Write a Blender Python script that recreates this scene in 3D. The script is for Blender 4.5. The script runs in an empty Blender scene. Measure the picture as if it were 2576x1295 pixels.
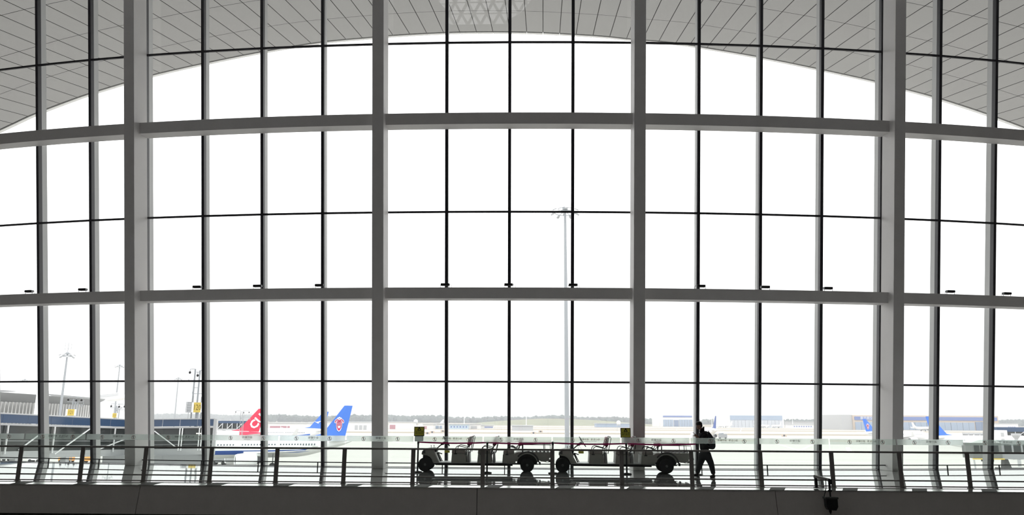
import bpy, bmesh, math, random
from mathutils import Vector, Matrix
random.seed(7)
PI = math.pi
sc = bpy.context.scene
COL = sc.collection

# ------------------------------------------------------------------ camera
IMG_W, IMG_H = 2576.0, 1295.0
FPX, PITCH, ROLL, EYE = 1921.4, 0.2098, 0.0060, 1.75
_F = Vector((0, math.cos(PITCH), math.sin(PITCH)))
_R0 = Vector((1, 0, 0)); _U0 = Vector((0, -math.sin(PITCH), math.cos(PITCH)))
_R = _R0*math.cos(ROLL) + _U0*math.sin(ROLL)
_U = -_R0*math.sin(ROLL) + _U0*math.cos(ROLL)
cd = bpy.data.cameras.new('camera'); cam = bpy.data.objects.new('camera', cd); COL.objects.link(cam)
cd.sensor_width = 36.0; cd.lens = 36.0*FPX/IMG_W; cd.clip_end = 9000; cd.clip_start = 0.05
M = Matrix((( _R.x, _U.x, -_F.x, 0), (_R.y, _U.y, -_F.y, 0), (_R.z, _U.z, -_F.z, EYE), (0, 0, 0, 1)))
cam.matrix_world = M
sc.camera = cam
sc.view_settings.view_transform = 'Standard'; sc.view_settings.look = 'None'
sc.view_settings.gamma = 1.0; sc.view_settings.use_curve_mapping = False
sc.view_settings.exposure = 0.0
sc.cycles.transparent_max_bounces = 24
sc.cycles.max_bounces = 10; sc.cycles.diffuse_bounces = 5; sc.cycles.glossy_bounces = 5
sc.cycles.volume_bounces = 0

def ray(px, py):                      # direction through a measured point of the photograph
    return _F*FPX + _R*(px-1288) - _U*(py-647.5)
def at(px, py, Y):                    # the point of that line at depth Y
    d = ray(px, py); return d*(Y/d.y) + Vector((0, 0, EYE))
def onz(px, py, z=0.0):               # the point of that line at height z
    d = ray(px, py); return d*((z-EYE)/d.z) + Vector((0, 0, EYE))
GZ = -7.35                            # level of the airfield

# ------------------------------------------------------------------ facade geometry: curved in plan, leaning inwards
LEAN = math.tan(0.1739)
AA = (29.321, -.4407, 1.7177, -.0188, .2463)
def Yb(X):
    u = X/20; return AA[0]+AA[1]*u+AA[2]*u*u+AA[3]*u**3+AA[4]*u**4
def Sl(X):
    u = X/20; return (AA[1]+2*AA[2]*u+3*AA[3]*u*u+4*AA[4]*u**3)/20
def W(X, z, d=0.0, t=0.0):            # base station X, height z, inward offset d, sideways offset t
    s = Sl(X); n = math.sqrt(1+s*s)
    return Vector((X+(s/n)*(z*LEAN+d)+t/n, Yb(X)-(z*LEAN+d)/n+t*s/n, z))

# ------------------------------------------------------------------ materials
MATS = {}
def mat(name, col, rough=0.6, metal=0.0, noise=0.0, nscale=6.0, spec=0.5, emis=None, bump=0.0):
    if name in MATS: return MATS[name]
    m = bpy.data.materials.new(name); m.use_nodes = True
    nt = m.node_tree; b = nt.nodes['Principled BSDF']
    b.inputs['Base Color'].default_value = (*col, 1); b.inputs['Roughness'].default_value = rough
    b.inputs['Metallic'].default_value = metal; b.inputs['Specular IOR Level'].default_value = spec
    if noise > 0 or bump > 0:
        tc = nt.nodes.new('ShaderNodeTexCoord'); nz = nt.nodes.new('ShaderNodeTexNoise')
        nz.inputs['Scale'].default_value = nscale; nz.inputs['Detail'].default_value = 5
        nt.links.new(tc.outputs['Object'], nz.inputs['Vector'])
        if noise > 0:
            mx = nt.nodes.new('ShaderNodeMix'); mx.data_type = 'RGBA'
            mx.inputs[6].default_value = (*[c*(1-noise) for c in col], 1)
            mx.inputs[7].default_value = (*[min(1, c*(1+noise)) for c in col], 1)
            nt.links.new(nz.outputs['Fac'], mx.inputs[0]); nt.links.new(mx.outputs[2], b.inputs['Base Color'])
        if bump > 0:
            bp = nt.nodes.new('ShaderNodeBump'); bp.inputs['Strength'].default_value = bump
            nt.links.new(nz.outputs['Fac'], bp.inputs['Height']); nt.links.new(bp.outputs['Normal'], b.inputs['Normal'])
    if emis:
        b.inputs['Emission Color'].default_value = (*emis[0], 1); b.inputs['Emission Strength'].default_value = emis[1]
    MATS[name] = m; return m

def glass(name, tint=(0.97, 0.985, 0.975), ior=1.5, rough=0.0):
    if name in MATS: return MATS[name]
    m = bpy.data.materials.new(name); m.use_nodes = True; nt = m.node_tree
    nt.nodes.remove(nt.nodes['Principled BSDF']); out = nt.nodes['Material Output']
    tr = nt.nodes.new('ShaderNodeBsdfTransparent'); tr.inputs['Color'].default_value = (*tint, 1)
    gl = nt.nodes.new('ShaderNodeBsdfGlossy'); gl.inputs['Roughness'].default_value = rough
    fr = nt.nodes.new('ShaderNodeFresnel')
    ge = nt.nodes.new('ShaderNodeNewGeometry'); mr = nt.nodes.new('ShaderNodeMapRange')      # same index from both sides of the sheet
    mr.inputs['To Min'].default_value = ior; mr.inputs['To Max'].default_value = 1/ior
    nt.links.new(ge.outputs['Backfacing'], mr.inputs['Value']); nt.links.new(mr.outputs[0], fr.inputs['IOR'])
    mx = nt.nodes.new('ShaderNodeMixShader')
    nt.links.new(fr.outputs[0], mx.inputs[0]); nt.links.new(tr.outputs[0], mx.inputs[1]); nt.links.new(gl.outputs[0], mx.inputs[2])
    nt.links.new(mx.outputs[0], out.inputs['Surface']); MATS[name] = m; return m

def film(name, clear, col, tcol):     # printed or frosted film: lets part of the light straight through, scatters the rest
    if name in MATS: return MATS[name]
    m = bpy.data.materials.new(name); m.use_nodes = True; nt = m.node_tree
    nt.nodes.remove(nt.nodes['Principled BSDF']); out = nt.nodes['Material Output']
    tr = nt.nodes.new('ShaderNodeBsdfTransparent'); tr.inputs['Color'].default_value = (*tcol, 1)
    tl = nt.nodes.new('ShaderNodeBsdfTranslucent'); tl.inputs['Color'].default_value = (*col, 1)
    df = nt.nodes.new('ShaderNodeBsdfDiffuse'); df.inputs['Color'].default_value = (*col, 1)
    m1 = nt.nodes.new('ShaderNodeMixShader'); m1.inputs[0].default_value = 0.3
    nt.links.new(tl.outputs[0], m1.inputs[1]); nt.links.new(df.outputs[0], m1.inputs[2])
    m2 = nt.nodes.new('ShaderNodeMixShader'); m2.inputs[0].default_value = clear
    nt.links.new(m1.outputs[0], m2.inputs[1]); nt.links.new(tr.outputs[0], m2.inputs[2])
    nt.links.new(m2.outputs[0], out.inputs['Surface']); MATS[name] = m; return m

m_steel   = mat('painted_steel', (.80, .785, .775), .55, noise=.05, nscale=1.5)
m_mull    = mat('dark_mullion', (.035, .035, .042), .45)
m_fin     = mat('aluminium_fin', (.62, .63, .63), .45, noise=.04, nscale=1)
m_paneg   = glass('facade_glass', (.982, .985, .983))
m_railg   = glass('railing_glass', (.950, .978, .960))
m_dglass  = mat('dark_glazing', (.03, .035, .035), .08, spec=.6)
m_bglass  = mat('blue_glazing', (.035, .07, .14), .12, spec=.6)
m_soffit  = mat('soffit_panel', (.375, .372, .368), .6, noise=.04, nscale=.25)
m_seam    = mat('seam_dark', (.04, .04, .04), .8)
m_white   = mat('white_paint', (.86, .87, .88), .4)
m_cream   = mat('white_cladding', (.80, .80, .79), .5)
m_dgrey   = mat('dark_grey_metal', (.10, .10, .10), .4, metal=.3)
m_rail    = mat('railing_bronze', (.34, .325, .31), .5)
m_black   = mat('black_plastic', (.010, .010, .012), .5)
m_rubber  = mat('tyre_rubber', (.018, .019, .02), .8, noise=.3, nscale=30)
m_hub     = mat('wheel_hub', (.12, .13, .13), .5)
m_cart    = mat('cart_body', (.42, .43, .39), .5, noise=.03)
m_cfloor  = mat('cart_floor', (.55, .56, .56), .35)
m_seat    = mat('seat_vinyl', (.34, .33, .30), .5)
m_maroon  = mat('maroon_vinyl', (.34, .03, .09), .6)
m_belt    = mat('magenta_belt', (.62, .02, .20), .6)
m_yellow  = mat('sign_yellow', (.62, .58, .06), .6)
m_gyellow = mat('gate_yellow', (.62, .47, .10), .5)
m_fascia  = mat('fascia_grey', (.72, .69, .655), .75, noise=.05, nscale=3)
m_coping  = mat('coping_light', (.80, .81, .78), .12, metal=.75)
m_copdark   = mat('coping_dark_reflection', (.10, .095, .09), .6)  # dark reflections in the coping, put into a colour
m_red     = mat('sign_red', (.62, .16, .16), .6)
m_cloth   = mat('black_cloth', (.008, .008, .010), .9, bump=.2, nscale=40)
m_cloth2  = mat('dark_trousers', (.012, .013, .017), .9, bump=.2, nscale=30)
m_skin    = mat('skin', (.22, .12, .08), .55)
m_hair    = mat('black_hair', (.006, .005, .005), .6)
m_pack    = mat('backpack_nylon', (.010, .014, .022), .7, noise=.2)
m_blue    = mat('livery_blue', (.045, .17, .62), .35)
m_navy    = mat('livery_navy', (.02, .07, .30), .35)
m_lred    = mat('livery_red', (.66, .02, .07), .35)
m_lred2   = mat('petal_red', (.50, .02, .10), .4)
m_belly   = mat('belly_grey', (.62, .63, .62), .4)
m_engine  = mat('engine_dark', (.09, .09, .10), .5)
m_awin    = mat('cabin_window_grey', (.14, .17, .20), .2)
m_grey    = mat('mid_grey', (.30, .31, .32), .5)
m_lgrey   = mat('light_grey', (.44, .45, .46), .5)
m_orange  = mat('service_orange', (.85, .42, .13), .5)
m_mast    = mat('galvanised_mast', (.33, .35, .37), .5)
m_tree    = mat('tree_green', (.045, .065, .05), .9, noise=.3, nscale=.05)
m_hgblue  = mat('hangar_blue', (.10, .16, .42), .5)
m_hgdoor  = mat('hangar_door', (.28, .36, .48), .5)
m_hgdark  = mat('hangar_door_dark', (.14, .20, .33), .5)
m_tan     = mat('tan_cladding', (.55, .45, .36), .6)
m_shedr   = mat('shed_door_red', (.45, .22, .26), .6)
m_hallw   = mat('hall_wall', (.30, .292, .286), .8)

# polished floor
def mk_floor():
    m = mat('polished_floor', (.70, .71, .70), .03, noise=.04, nscale=2, spec=.8)
    nt = m.node_tree; b = nt.nodes['Principled BSDF']
    b.inputs['IOR'].default_value = 1.7; b.inputs['Coat Weight'].default_value = 1.0; b.inputs['Coat IOR'].default_value = 1.6; b.inputs['Coat Roughness'].default_value = .02
    return m
m_floor = mk_floor()

# airfield ground: concrete, with strips of dry grass between the taxiways
def mk_ground():
    m = bpy.data.materials.new('airfield_ground'); m.use_nodes = True; nt = m.node_tree
    b = nt.nodes['Principled BSDF']; b.inputs['Roughness'].default_value = .9; b.inputs['Specular IOR Level'].default_value = .2
    tc = nt.nodes.new('ShaderNodeTexCoord'); sp = nt.nodes.new('ShaderNodeSeparateXYZ')
    nt.links.new(tc.outputs['Object'], sp.inputs[0])
    nz = nt.nodes.new('ShaderNodeTexNoise'); nz.inputs['Scale'].default_value = .006; nz.inputs['Detail'].default_value = 4
    mp = nt.nodes.new('ShaderNodeMapping'); mp.inputs['Scale'].default_value = (.25, 1, 1)
    nt.links.new(tc.outputs['Object'], mp.inputs[0]); nt.links.new(mp.outputs[0], nz.inputs['Vector'])
    wob = nt.nodes.new('ShaderNodeMath'); wob.operation = 'MULTIPLY_ADD'; wob.inputs[1].default_value = 60
    nt.links.new(nz.outputs['Fac'], wob.inputs[0]); nt.links.new(sp.outputs['Y'], wob.inputs[2])
    rp = nt.nodes.new('ShaderNodeValToRGB'); dv = nt.nodes.new('ShaderNodeMath'); dv.operation = 'DIVIDE'; dv.inputs[1].default_value = 3000
    nt.links.new(wob.outputs[0], dv.inputs[0]); nt.links.new(dv.outputs[0], rp.inputs[0])
    conc, grass, pale = (.485, .48, .455, 1), (.30, .265, .205, 1), (.44, .405, .35, 1)
    e = rp.color_ramp; e.interpolation = 'LINEAR'
    e.elements[0].position = 0; e.elements[0].color = conc; e.elements[1].position = 1; e.elements[1].color = grass
    for y, c in ((395, conc), (405, pale), (430, pale), (440, conc), (560, conc), (570, grass), (625, grass), (635, conc),
                 (740, conc), (760, pale), (850, grass), (900, conc), (960, conc), (980, grass), (1120, pale), (1150, conc), (1500, grass)):
        q = e.elements.new(y/3000); q.color = c
    n2 = nt.nodes.new('ShaderNodeTexNoise'); n2.inputs['Scale'].default_value = .05; n2.inputs['Detail'].default_value = 6
    mp2 = nt.nodes.new('ShaderNodeMapping'); mp2.inputs['Scale'].default_value = (.15, 1, 1)
    nt.links.new(tc.outputs['Object'], mp2.inputs[0]); nt.links.new(mp2.outputs[0], n2.inputs['Vector'])
    mx = nt.nodes.new('ShaderNodeMix'); mx.data_type = 'RGBA'; mx.blend_type = 'MULTIPLY'; mx.inputs[0].default_value = .35
    r2 = nt.nodes.new('ShaderNodeValToRGB'); r2.color_ramp.elements[0].position = .3; r2.color_ramp.elements[0].color = (.8, .8, .8, 1)
    r2.color_ramp.elements[1].position = .7
    nt.links.new(n2.outputs['Fac'], r2.inputs[0]); nt.links.new(rp.outputs[0], mx.inputs[6]); nt.links.new(r2.outputs[0], mx.inputs[7])
    nt.links.new(mx.outputs[2], b.inputs['Base Color'])
    return m
m_ground = mk_ground()

# ------------------------------------------------------------------ mesh building
class MB:
    def __init__(s): s.bm = bmesh.new(); s.mi = 0
    def face(s, vs):
        try: f = s.bm.faces.new(vs); f.material_index = s.mi; return f
        except ValueError: return None
    def hexa(s, p):                    # p: 4 points of one end, 4 of the other, same order
        v = [s.bm.verts.new(q) for q in p]
        for a in ((0, 1, 2, 3), (7, 6, 5, 4), (0, 4, 5, 1), (1, 5, 6, 2), (2, 6, 7, 3), (3, 7, 4, 0)):
            s.face([v[i] for i in a])
        return s
    def box(s, c, d, rz=0.0, ry=0.0, rx=0.0):
        h = [x/2 for x in d]; R = Matrix.Rotation(rz, 3, 'Z') @ Matrix.Rotation(ry, 3, 'Y') @ Matrix.Rotation(rx, 3, 'X'); c = Vector(c)
        P = [(-1, -1, -1), (1, -1, -1), (1, 1, -1), (-1, 1, -1), (-1, -1, 1), (1, -1, 1), (1, 1, 1), (-1, 1, 1)]
        return s.hexa([c + R @ Vector((x*h[0], y*h[1], z*h[2])) for x, y, z in P])
    def b2(s, a, b): return s.box([(a[i]+b[i])/2 for i in range(3)], [abs(b[i]-a[i]) for i in range(3)])
    def bar(s, a, b, w, h=None, up=(0, 0, 1)):
        a = Vector(a); b = Vector(b); h = w if h is None else h
        d = (b-a).normalized(); u = Vector(up)
        if abs(d.dot(u)) > .98: u = Vector((0, 1, 0))
        r = d.cross(u).normalized(); u = r.cross(d).normalized()
        o = [(-r*w-u*h)/2, (r*w-u*h)/2, (r*w+u*h)/2, (-r*w+u*h)/2]
        return s.hexa([a+q for q in o]+[b+q for q in o])
    def tube(s, pts, r, n=8, cap=True):
        pts = [Vector(p) for p in pts]; rs = r if isinstance(r, (list, tuple)) else [r]*len(pts)
        rings = []; pr = None
        for i, p in enumerate(pts):
            d = (pts[min(i+1, len(pts)-1)]-pts[max(i-1, 0)]).normalized()
            if pr is None:
                u = Vector((0, 0, 1)) if abs(d.z) < .9 else Vector((0, 1, 0)); pr = d.cross(u).normalized()
            else: pr = (pr-d*pr.dot(d)).normalized()
            q = d.cross(pr)
            rings.append([s.bm.verts.new(p+(pr*math.cos(2*PI*k/n)+q*math.sin(2*PI*k/n))*rs[i]) for k in range(n)])
        for a, b in zip(rings, rings[1:]):
            for k in range(n): s.face([a[k], a[(k+1) % n], b[(k+1) % n], b[k]])
        if cap: s.face(rings[0][::-1]); s.face(rings[-1])
        return s
    def lathe(s, prof, c=(0, 0, 0), axis='Z', n=24):   # prof: (radius, height)
        c = Vector(c); rings = []
        for r, h in prof:
            ring = []
            for k in range(n):
                a = 2*PI*k/n; x, y = r*math.cos(a), r*math.sin(a)
                p = {'Z': (x, y, h), 'Y': (x, h, y), 'X': (h, x, y)}[axis]
                ring.append(s.bm.verts.new(c+Vector(p)))
            rings.append(ring)
        for a, b in zip(rings, rings[1:]):
            for k in range(n): s.face([a[k], a[(k+1) % n], b[(k+1) % n], b[k]])
        s.face(rings[0][::-1]); s.face(rings[-1]); return s
    def prism(s, poly, y0, y1, f=None):    # poly in (x,z), extruded along y
        f = f or (lambda x, y, z: (x, y, z))
        a = [s.bm.verts.new(f(x, y0, z)) for x, z in poly]; b = [s.bm.verts.new(f(x, y1, z)) for x, z in poly]
        s.face(a[::-1]); s.face(b); n = len(poly)
        for i in range(n): s.face([a[i], a[(i+1) % n], b[(i+1) % n], b[i]])
        return s
    def blob(s, c, d, seg=10, rings=7, rough=0.0):
        c = Vector(c); R = []
        for i in range(rings+1):
            ph = PI*i/rings; row = []
            for k in range(seg):
                a = 2*PI*k/seg; j = 1+random.uniform(-rough, rough)
                row.append(s.bm.verts.new(c+Vector((d[0]*math.sin(ph)*math.cos(a)*j, d[1]*math.sin(ph)*math.sin(a)*j, d[2]*math.cos(ph)*j))))
            R.append(row)
        for a, b in zip(R, R[1:]):
            for k in range(seg): s.face([a[k], b[k], b[(k+1) % seg], a[(k+1) % seg]])
        return s
    def build(s, name, mats, parent=None, smooth=False, bevel=0.0):
        if not isinstance(mats, (list, tuple)): mats = [mats]
        bmesh.ops.remove_doubles(s.bm, verts=s.bm.verts, dist=1e-6)
        bmesh.ops.recalc_face_normals(s.bm, faces=s.bm.faces)
        me = bpy.data.meshes.new(name); s.bm.to_mesh(me); s.bm.free()
        for m in mats: me.materials.append(m)
        o = bpy.data.objects.new(name, me); COL.objects.link(o)
        if smooth:
            for p in me.polygons: p.use_smooth = True
            me.set_sharp_from_angle(angle=math.radians(40))
        if bevel:
            md = o.modifiers.new('bevel', 'BEVEL'); md.width = bevel; md.segments = 2; md.limit_method = 'ANGLE'
        if parent: o.parent = parent
        return o

def tag(o, label=None, cat=None, group=None, kind=None):
    if label: o['label'] = label
    if cat: o['category'] = cat
    if group: o['group'] = group
    if kind: o['kind'] = kind
    return o
def empty(name, loc=(0, 0, 0), rz=0.0, label=None, cat=None, group=None, kind=None):
    o = bpy.data.objects.new(name, None); COL.objects.link(o); o.location = loc; o.rotation_euler = (0, 0, rz)
    o.empty_display_size = .2
    return tag(o, label, cat, group, kind)
def copy_tree(o, parent=None, loc=None, rz=None, label=None):
    c = o.copy(); COL.objects.link(c); c.parent = parent
    if loc is not None: c.location = loc
    if rz is not None: c.rotation_euler = (0, 0, rz)
    if label: c['label'] = label
    for ch in list(o.children): copy_tree(ch, c)
    return c

def text_mesh(name, body, size, m, parent, loc, rot, mirror=False, sx=1.0, depth=0.0, align='CENTER', bold=0.0):
    cu = bpy.data.curves.new(name, 'FONT'); cu.body = body; cu.size = size; cu.align_x = align; cu.align_y = 'CENTER'
    cu.extrude = depth; cu.offset = bold; cu.resolution_u = 2
    tmp = bpy.data.objects.new(name, cu); COL.objects.link(tmp)
    dg = bpy.context.evaluated_depsgraph_get(); me = bpy.data.meshes.new_from_object(tmp.evaluated_get(dg))
    bpy.data.objects.remove(tmp); bpy.data.curves.remove(cu)
    me.transform(Matrix.Diagonal(((-1 if mirror else 1)*sx, 1, 1, 1)))
    me.materials.clear(); me.materials.append(m)
    o = bpy.data.objects.new(name, me); COL.objects.link(o); o.parent = parent
    o.location = loc; o.rotation_euler = rot
    return o

def stroke2(b, pts, w, f, closed=False):   # a flat pen stroke: rounded joints, mapped to space with f(u, v)
    n = len(pts)
    segs = [(pts[i], pts[(i+1) % n]) for i in range(n if closed else n-1)]
    for (x0, y0), (x1, y1) in segs:
        L = math.hypot(x1-x0, y1-y0) or 1e-6; nx, ny = -(y1-y0)/L*w/2, (x1-x0)/L*w/2
        b.face([b.bm.verts.new(f(*q)) for q in ((x0+nx, y0+ny), (x0-nx, y0-ny), (x1-nx, y1-ny), (x1+nx, y1+ny))])
    for x, y in pts:
        b.face([b.bm.verts.new(f(x+w/2*math.cos(2*PI*k/10), y+w/2*math.sin(2*PI*k/10))) for k in range(10)])
def disc2(b, x, y, r, f, n=16, sx=1.0):
    b.face([b.bm.verts.new(f(x+r*sx*math.cos(2*PI*k/n), y+r*math.sin(2*PI*k/n))) for k in range(n)])

# ================================================================== THE SETTING
STEP = 2.333
def MX(n): return -.067 + STEP*n
NS = list(range(-12, 13))
ZTOP = 20.5
T_Z = (15.726, 9.395, 3.148)
COLN = (-10, -6, -2, 2, 6, 10)
BEAMS = ((13.30, 12.885), (6.96, 6.55))   # filled in below from measured heights at the front face

def zfront(py, d):                        # height whose front-face point (offset d) shows at image row py on the centre line
    lo, hi = 0.0, 25.0
    for _ in range(50):
        z = (lo+hi)/2; P = W(0, z, d)-Vector((0, 0, EYE)); y = 647.5-FPX*P.dot(_U)/P.dot(_F)
        if y > py: lo = z
        else: hi = z
    return z
BD = .56
BEAMS = ((zfront(282.5, BD), zfront(311, BD)), (zfront(722.6, BD), zfront(750.5, BD)))

bays = [(-10, -6), (-6, -2), (-2, 2), (2, 6), (6, 10)]
bname = ['far left', 'second from the left', 'centre', 'second from the right', 'far right']
for bi, (n0, n1) in enumerate(bays):
    w = empty('window_%d' % (bi+1), W(MX((n0+n1)/2), 0), 0, '%s bay of the tall leaning glass wall between the columns' % bname[bi], 'window', kind='structure')
    inv = Matrix.Translation(-w.location)
    def fin(b, name, m, smooth=False):
        o = b.build(name, m, w, smooth); o.location = -w.location; return o
    ns = range(n0, n1)
    for n in ns:                          # mullions: dark bar inside, aluminium fin outside
        X = MX(n); b = MB()
        for z0, z1 in ((0.0, ZTOP),):
            b.hexa([W(X, z0, -.03, -.058), W(X, z0, -.03, .058), W(X, z0, .03, .058), W(X, z0, .03, -.058),
                    W(X, z1, -.03, -.058), W(X, z1, -.03, .058), W(X, z1, .03, .058), W(X, z1, .03, -.058)])
        b.hexa([W(X, 0, -.17, -.040), W(X, 0, -.17, .040), W(X, 0, -.03, .040), W(X, 0, -.03, -.040),
                W(X, ZTOP, -.17, -.040), W(X, ZTOP, -.17, .040), W(X, ZTOP, -.03, .040), W(X, ZTOP, -.03, -.040)])
        o = fin(b, 'mullion', m_mull)
        b = MB(); b.hexa([W(X, 0, -.43, -.034), W(X, 0, -.43, .034), W(X, 0, -.17, .034), W(X, 0, -.17, -.034),
                          W(X, ZTOP, -.43, -.034), W(X, ZTOP, -.43, .034), W(X, ZTOP, -.17, .034), W(X, ZTOP, -.17, -.034)])
        f = b.build('outer_fin', m_fin, o)
    for z in T_Z + (0.02,):
        b = MB(); h = .034 if z > 1 else .012
        for n in ns:
            A, B = MX(n), MX(n+1)
            b.hexa([W(A, z-h, -.03), W(B, z-h, -.03), W(B, z-h, .03), W(A, z-h, .03), W(A, z+h, -.03), W(B, z+h, -.03), W(B, z+h, .03), W(A, z+h, .03)])
        fin(b, 'transom', m_mull)
    zs = [0.02, T_Z[2], BEAMS[1][1], T_Z[1], BEAMS[0][1], T_Z[0], ZTOP]
    for n in ns:
        for k in range(len(zs)-1):
            A, B = MX(n)+.05, MX(n+1)-.05; z0, z1 = zs[k]+.03, zs[k+1]-.03; b = MB()
            b.hexa([W(A, z0, -.01), W(B, z0, -.01), W(B, z0, .01), W(A, z0, .01), W(A, z1, -.01), W(B, z1, -.01), W(B, z1, .01), W(A, z1, .01)])
            fin(b, 'pane', m_paneg)

cnames = ['leftmost', 'second from the left', 'left of centre', 'right of centre', 'second from the right', 'rightmost']
cnames = ['outside left', 'leftmost in view', 'left of the carts', 'behind the second cart', 'rightmost in view', 'outside right']
for ci, n in enumerate(COLN):
    if abs(n) > 6: dz = .9
    X = -14.15 if n == -6 else -4.77 if n == -2 else 4.59 if n == 2 else 14.1 if n == 6 else MX(n); hw = .212
    b = MB(); d0, d1 = .09, .90
    b.hexa([W(X, 0, d0, -hw), W(X, 0, d0, hw), W(X, 0, d1, hw), W(X, 0, d1, -hw), W(X, ZTOP, d0, -hw), W(X, ZTOP, d0, hw), W(X, ZTOP, d1, hw), W(X, ZTOP, d1, -hw)])
    o = b.build('column', m_steel, bevel=.012)
    tag(o, 'tall grey steel column of the glass wall, %s' % cnames[ci], 'column', kind='structure')
colX = {-10: MX(-10), -6: -14.15, -2: -4.77, 2: 4.59, 6: 14.1, 10: MX(10)}
for ri, (z1, z0) in enumerate(BEAMS):
    for bi, (n0, n1) in enumerate(bays):
        A, B = colX[n0]+.2, colX[n1]-.2; N = 8; b = MB()
        for k in range(N):
            a, c = A+(B-A)*k/N, A+(B-A)*(k+1)/N
            # level top and soffit, leaning front face
            b.hexa([W(a, z0, .035), W(c, z0, .035), W(c, z0, BD), W(a, z0, BD), W(a, z1, .035), W(c, z1, .035), W(c, z1, BD), W(a, z1, BD)])
        o = b.build('beam', m_steel)
        tag(o, '%s grey cross beam of the %s bay' % (('upper', 'lower')[ri], bname[bi]), 'beam', kind='structure')

# wall above the glass, out of the frame, closing the hall
b = MB()
for n in range(-10, 10):
    A, B = MX(n), MX(n+1)
    b.hexa([W(A, ZTOP, -.1), W(B, ZTOP, -.1), W(B, ZTOP, .2), W(A, ZTOP, .2), W(A, 30, -.1), W(B, 30, -.1), W(B, 30, .2), W(A, 30, .2)])
tag(b.build('wall_front', m_hallw), 'solid wall strip above the glass wall', 'wall', kind='structure')
XL, XR = MX(-10), MX(10); YL = Yb(XL); YBK = -24.0
def side_wall(x0, x1):
    return MB().hexa([(x0, YBK, -9), (x1, YBK, -9), (x1, YL+1.4, -9), (x0, YL+1.4, -9), (x0, YBK, 30), (x1, YBK, 30), (x1, YL-25*LEAN, 25), (x0, YL-25*LEAN, 25)])
tag(side_wall(XL-.4, XL).build('wall_left', m_hallw), 'left side wall of the hall', 'wall', kind='structure')
tag(side_wall(XR, XR+.4).build('wall_right', m_hallw), 'right side wall of the hall', 'wall', kind='structure')
# back wall with an opening for the lattice window that the glass reflects
LX0, LX1, LZ0, LZ1 = -13.0, 1.0, 24.5, 29.4
b = MB()
b.b2((XL, YBK-.4, -9), (XR, YBK, LZ0)); b.b2((XL, YBK-.4, LZ1), (XR, YBK, 30)); b.b2((XL, YBK-.4, LZ0), (LX0, YBK, LZ1)); b.b2((LX1, YBK-.4, LZ0), (XR, YBK, LZ1))
b.prism([(LX0, LZ0), (LX0+3.6, LZ0), (LX0+1.5, LZ0+1.0), (LX0, LZ0+2.8)], YBK-.4, YBK); b.prism([(LX1, LZ0), (LX1-3.6, LZ0), (LX1-1.5, LZ0+1.0), (LX1, LZ0+2.8)], YBK-.4, YBK)
tag(b.build('wall_back', m_hallw), 'back wall of the hall behind the viewer', 'wall', kind='structure')
w6 = empty('window_6', (0, YBK, LZ0), 0, 'triangular lattice skylight window high in the back wall', 'window', kind='structure')
b = MB(); s = 1.3; k = 0
for r in range(5):
    z = LZ0+r*s*.86
    b.bar((LX0, YBK-.2, z), (LX1, YBK-.2, z), .12)
    for q in range(12):
        x = LX0+q*s+(s/2 if r % 2 else 0)
        for dx in (-s/2, s/2):
            z2 = min(z+s*.86, LZ1)
            if LX0 <= x <= LX1 and LX0 <= x+dx <= LX1 and z2 > z: b.bar((x, YBK-.2, z), (x+dx, YBK-.2, z2), .26)
o = b.build('lattice', m_white, w6); o.location = -w6.location
o = MB().b2((LX0, YBK-.33, LZ0), (LX1, YBK-.31, LZ1)).build('pane', m_paneg, w6); o.location = -w6.location
tag(MB().b2((XL-.4, YBK-.4, 30), (XR+.4, YL, 30.3)).build('ceiling', m_hallw), 'high ceiling of the hall', 'ceiling', kind='structure')
tag(MB().b2((XL, YBK, -7.3), (XR, 23.5, -7)).build('floor_lower', m_hallw), 'lower hall floor below the walkway', 'floor', kind='structure')

# walkway slab: polished floor, coping and leaning fascia
RP = [(43.9, 1209), (196.8, 1210.7), (359, 1211.7), (524.6, 1213.2), (693.3, 1214), (864.6, 1215), (1038, 1216.6), (1213.7, 1218.3),
      (1389.5, 1219.4), (1565.5, 1221.4), (1743, 1223), (1918.4, 1224.4), (2097, 1225.4), (2271.8, 1227.3), (2443.4, 1228.5)]
def RY(x): return 22.03 - .0245*x - .00006*x*x        # line of the railing in plan
POSTX = [-17.6, -15.75, -13.89, -12.119, -10.31, -8.439, -6.574, -4.67, -2.733, -.782, 1.158, 3.082, 5.013, 6.916, 8.869, 10.722, 12.572, 14.45, 16.35]
b = MB(); NX = 60
xs = [XL+(XR-XL)*k/NX for k in range(NX+1)]
for a, c in zip(xs, xs[1:]):
    b.hexa([(a, RY(a)-.08, -.25), (c, RY(c)-.08, -.25), (c, Yb(c)+.05, -.25), (a, Yb(a)+.05, -.25),
            (a, RY(a)-.08, 0), (c, RY(c)-.08, 0), (c, Yb(c)+.05, 0), (a, Yb(a)+.05, 0)])
tag(b.build('floor', m_floor), 'polished pale floor of the walkway behind the railing', 'floor', kind='structure')
b = MB()
for a, c in zip(xs, xs[1:]):
    b.hexa([(a, RY(a)-.40, -.068), (c, RY(c)-.40, -.068), (c, RY(c)-.08, -.068), (a, RY(a)-.08, -.068),
            (a, RY(a)-.40, -.050), (c, RY(c)-.40, -.050), (c, RY(c)-.08, .0), (a, RY(a)-.08, .0)])
cop = tag(b.build('trim_1', m_coping), 'pale coping strip along the edge of the walkway', 'trim', kind='structure')
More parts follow.
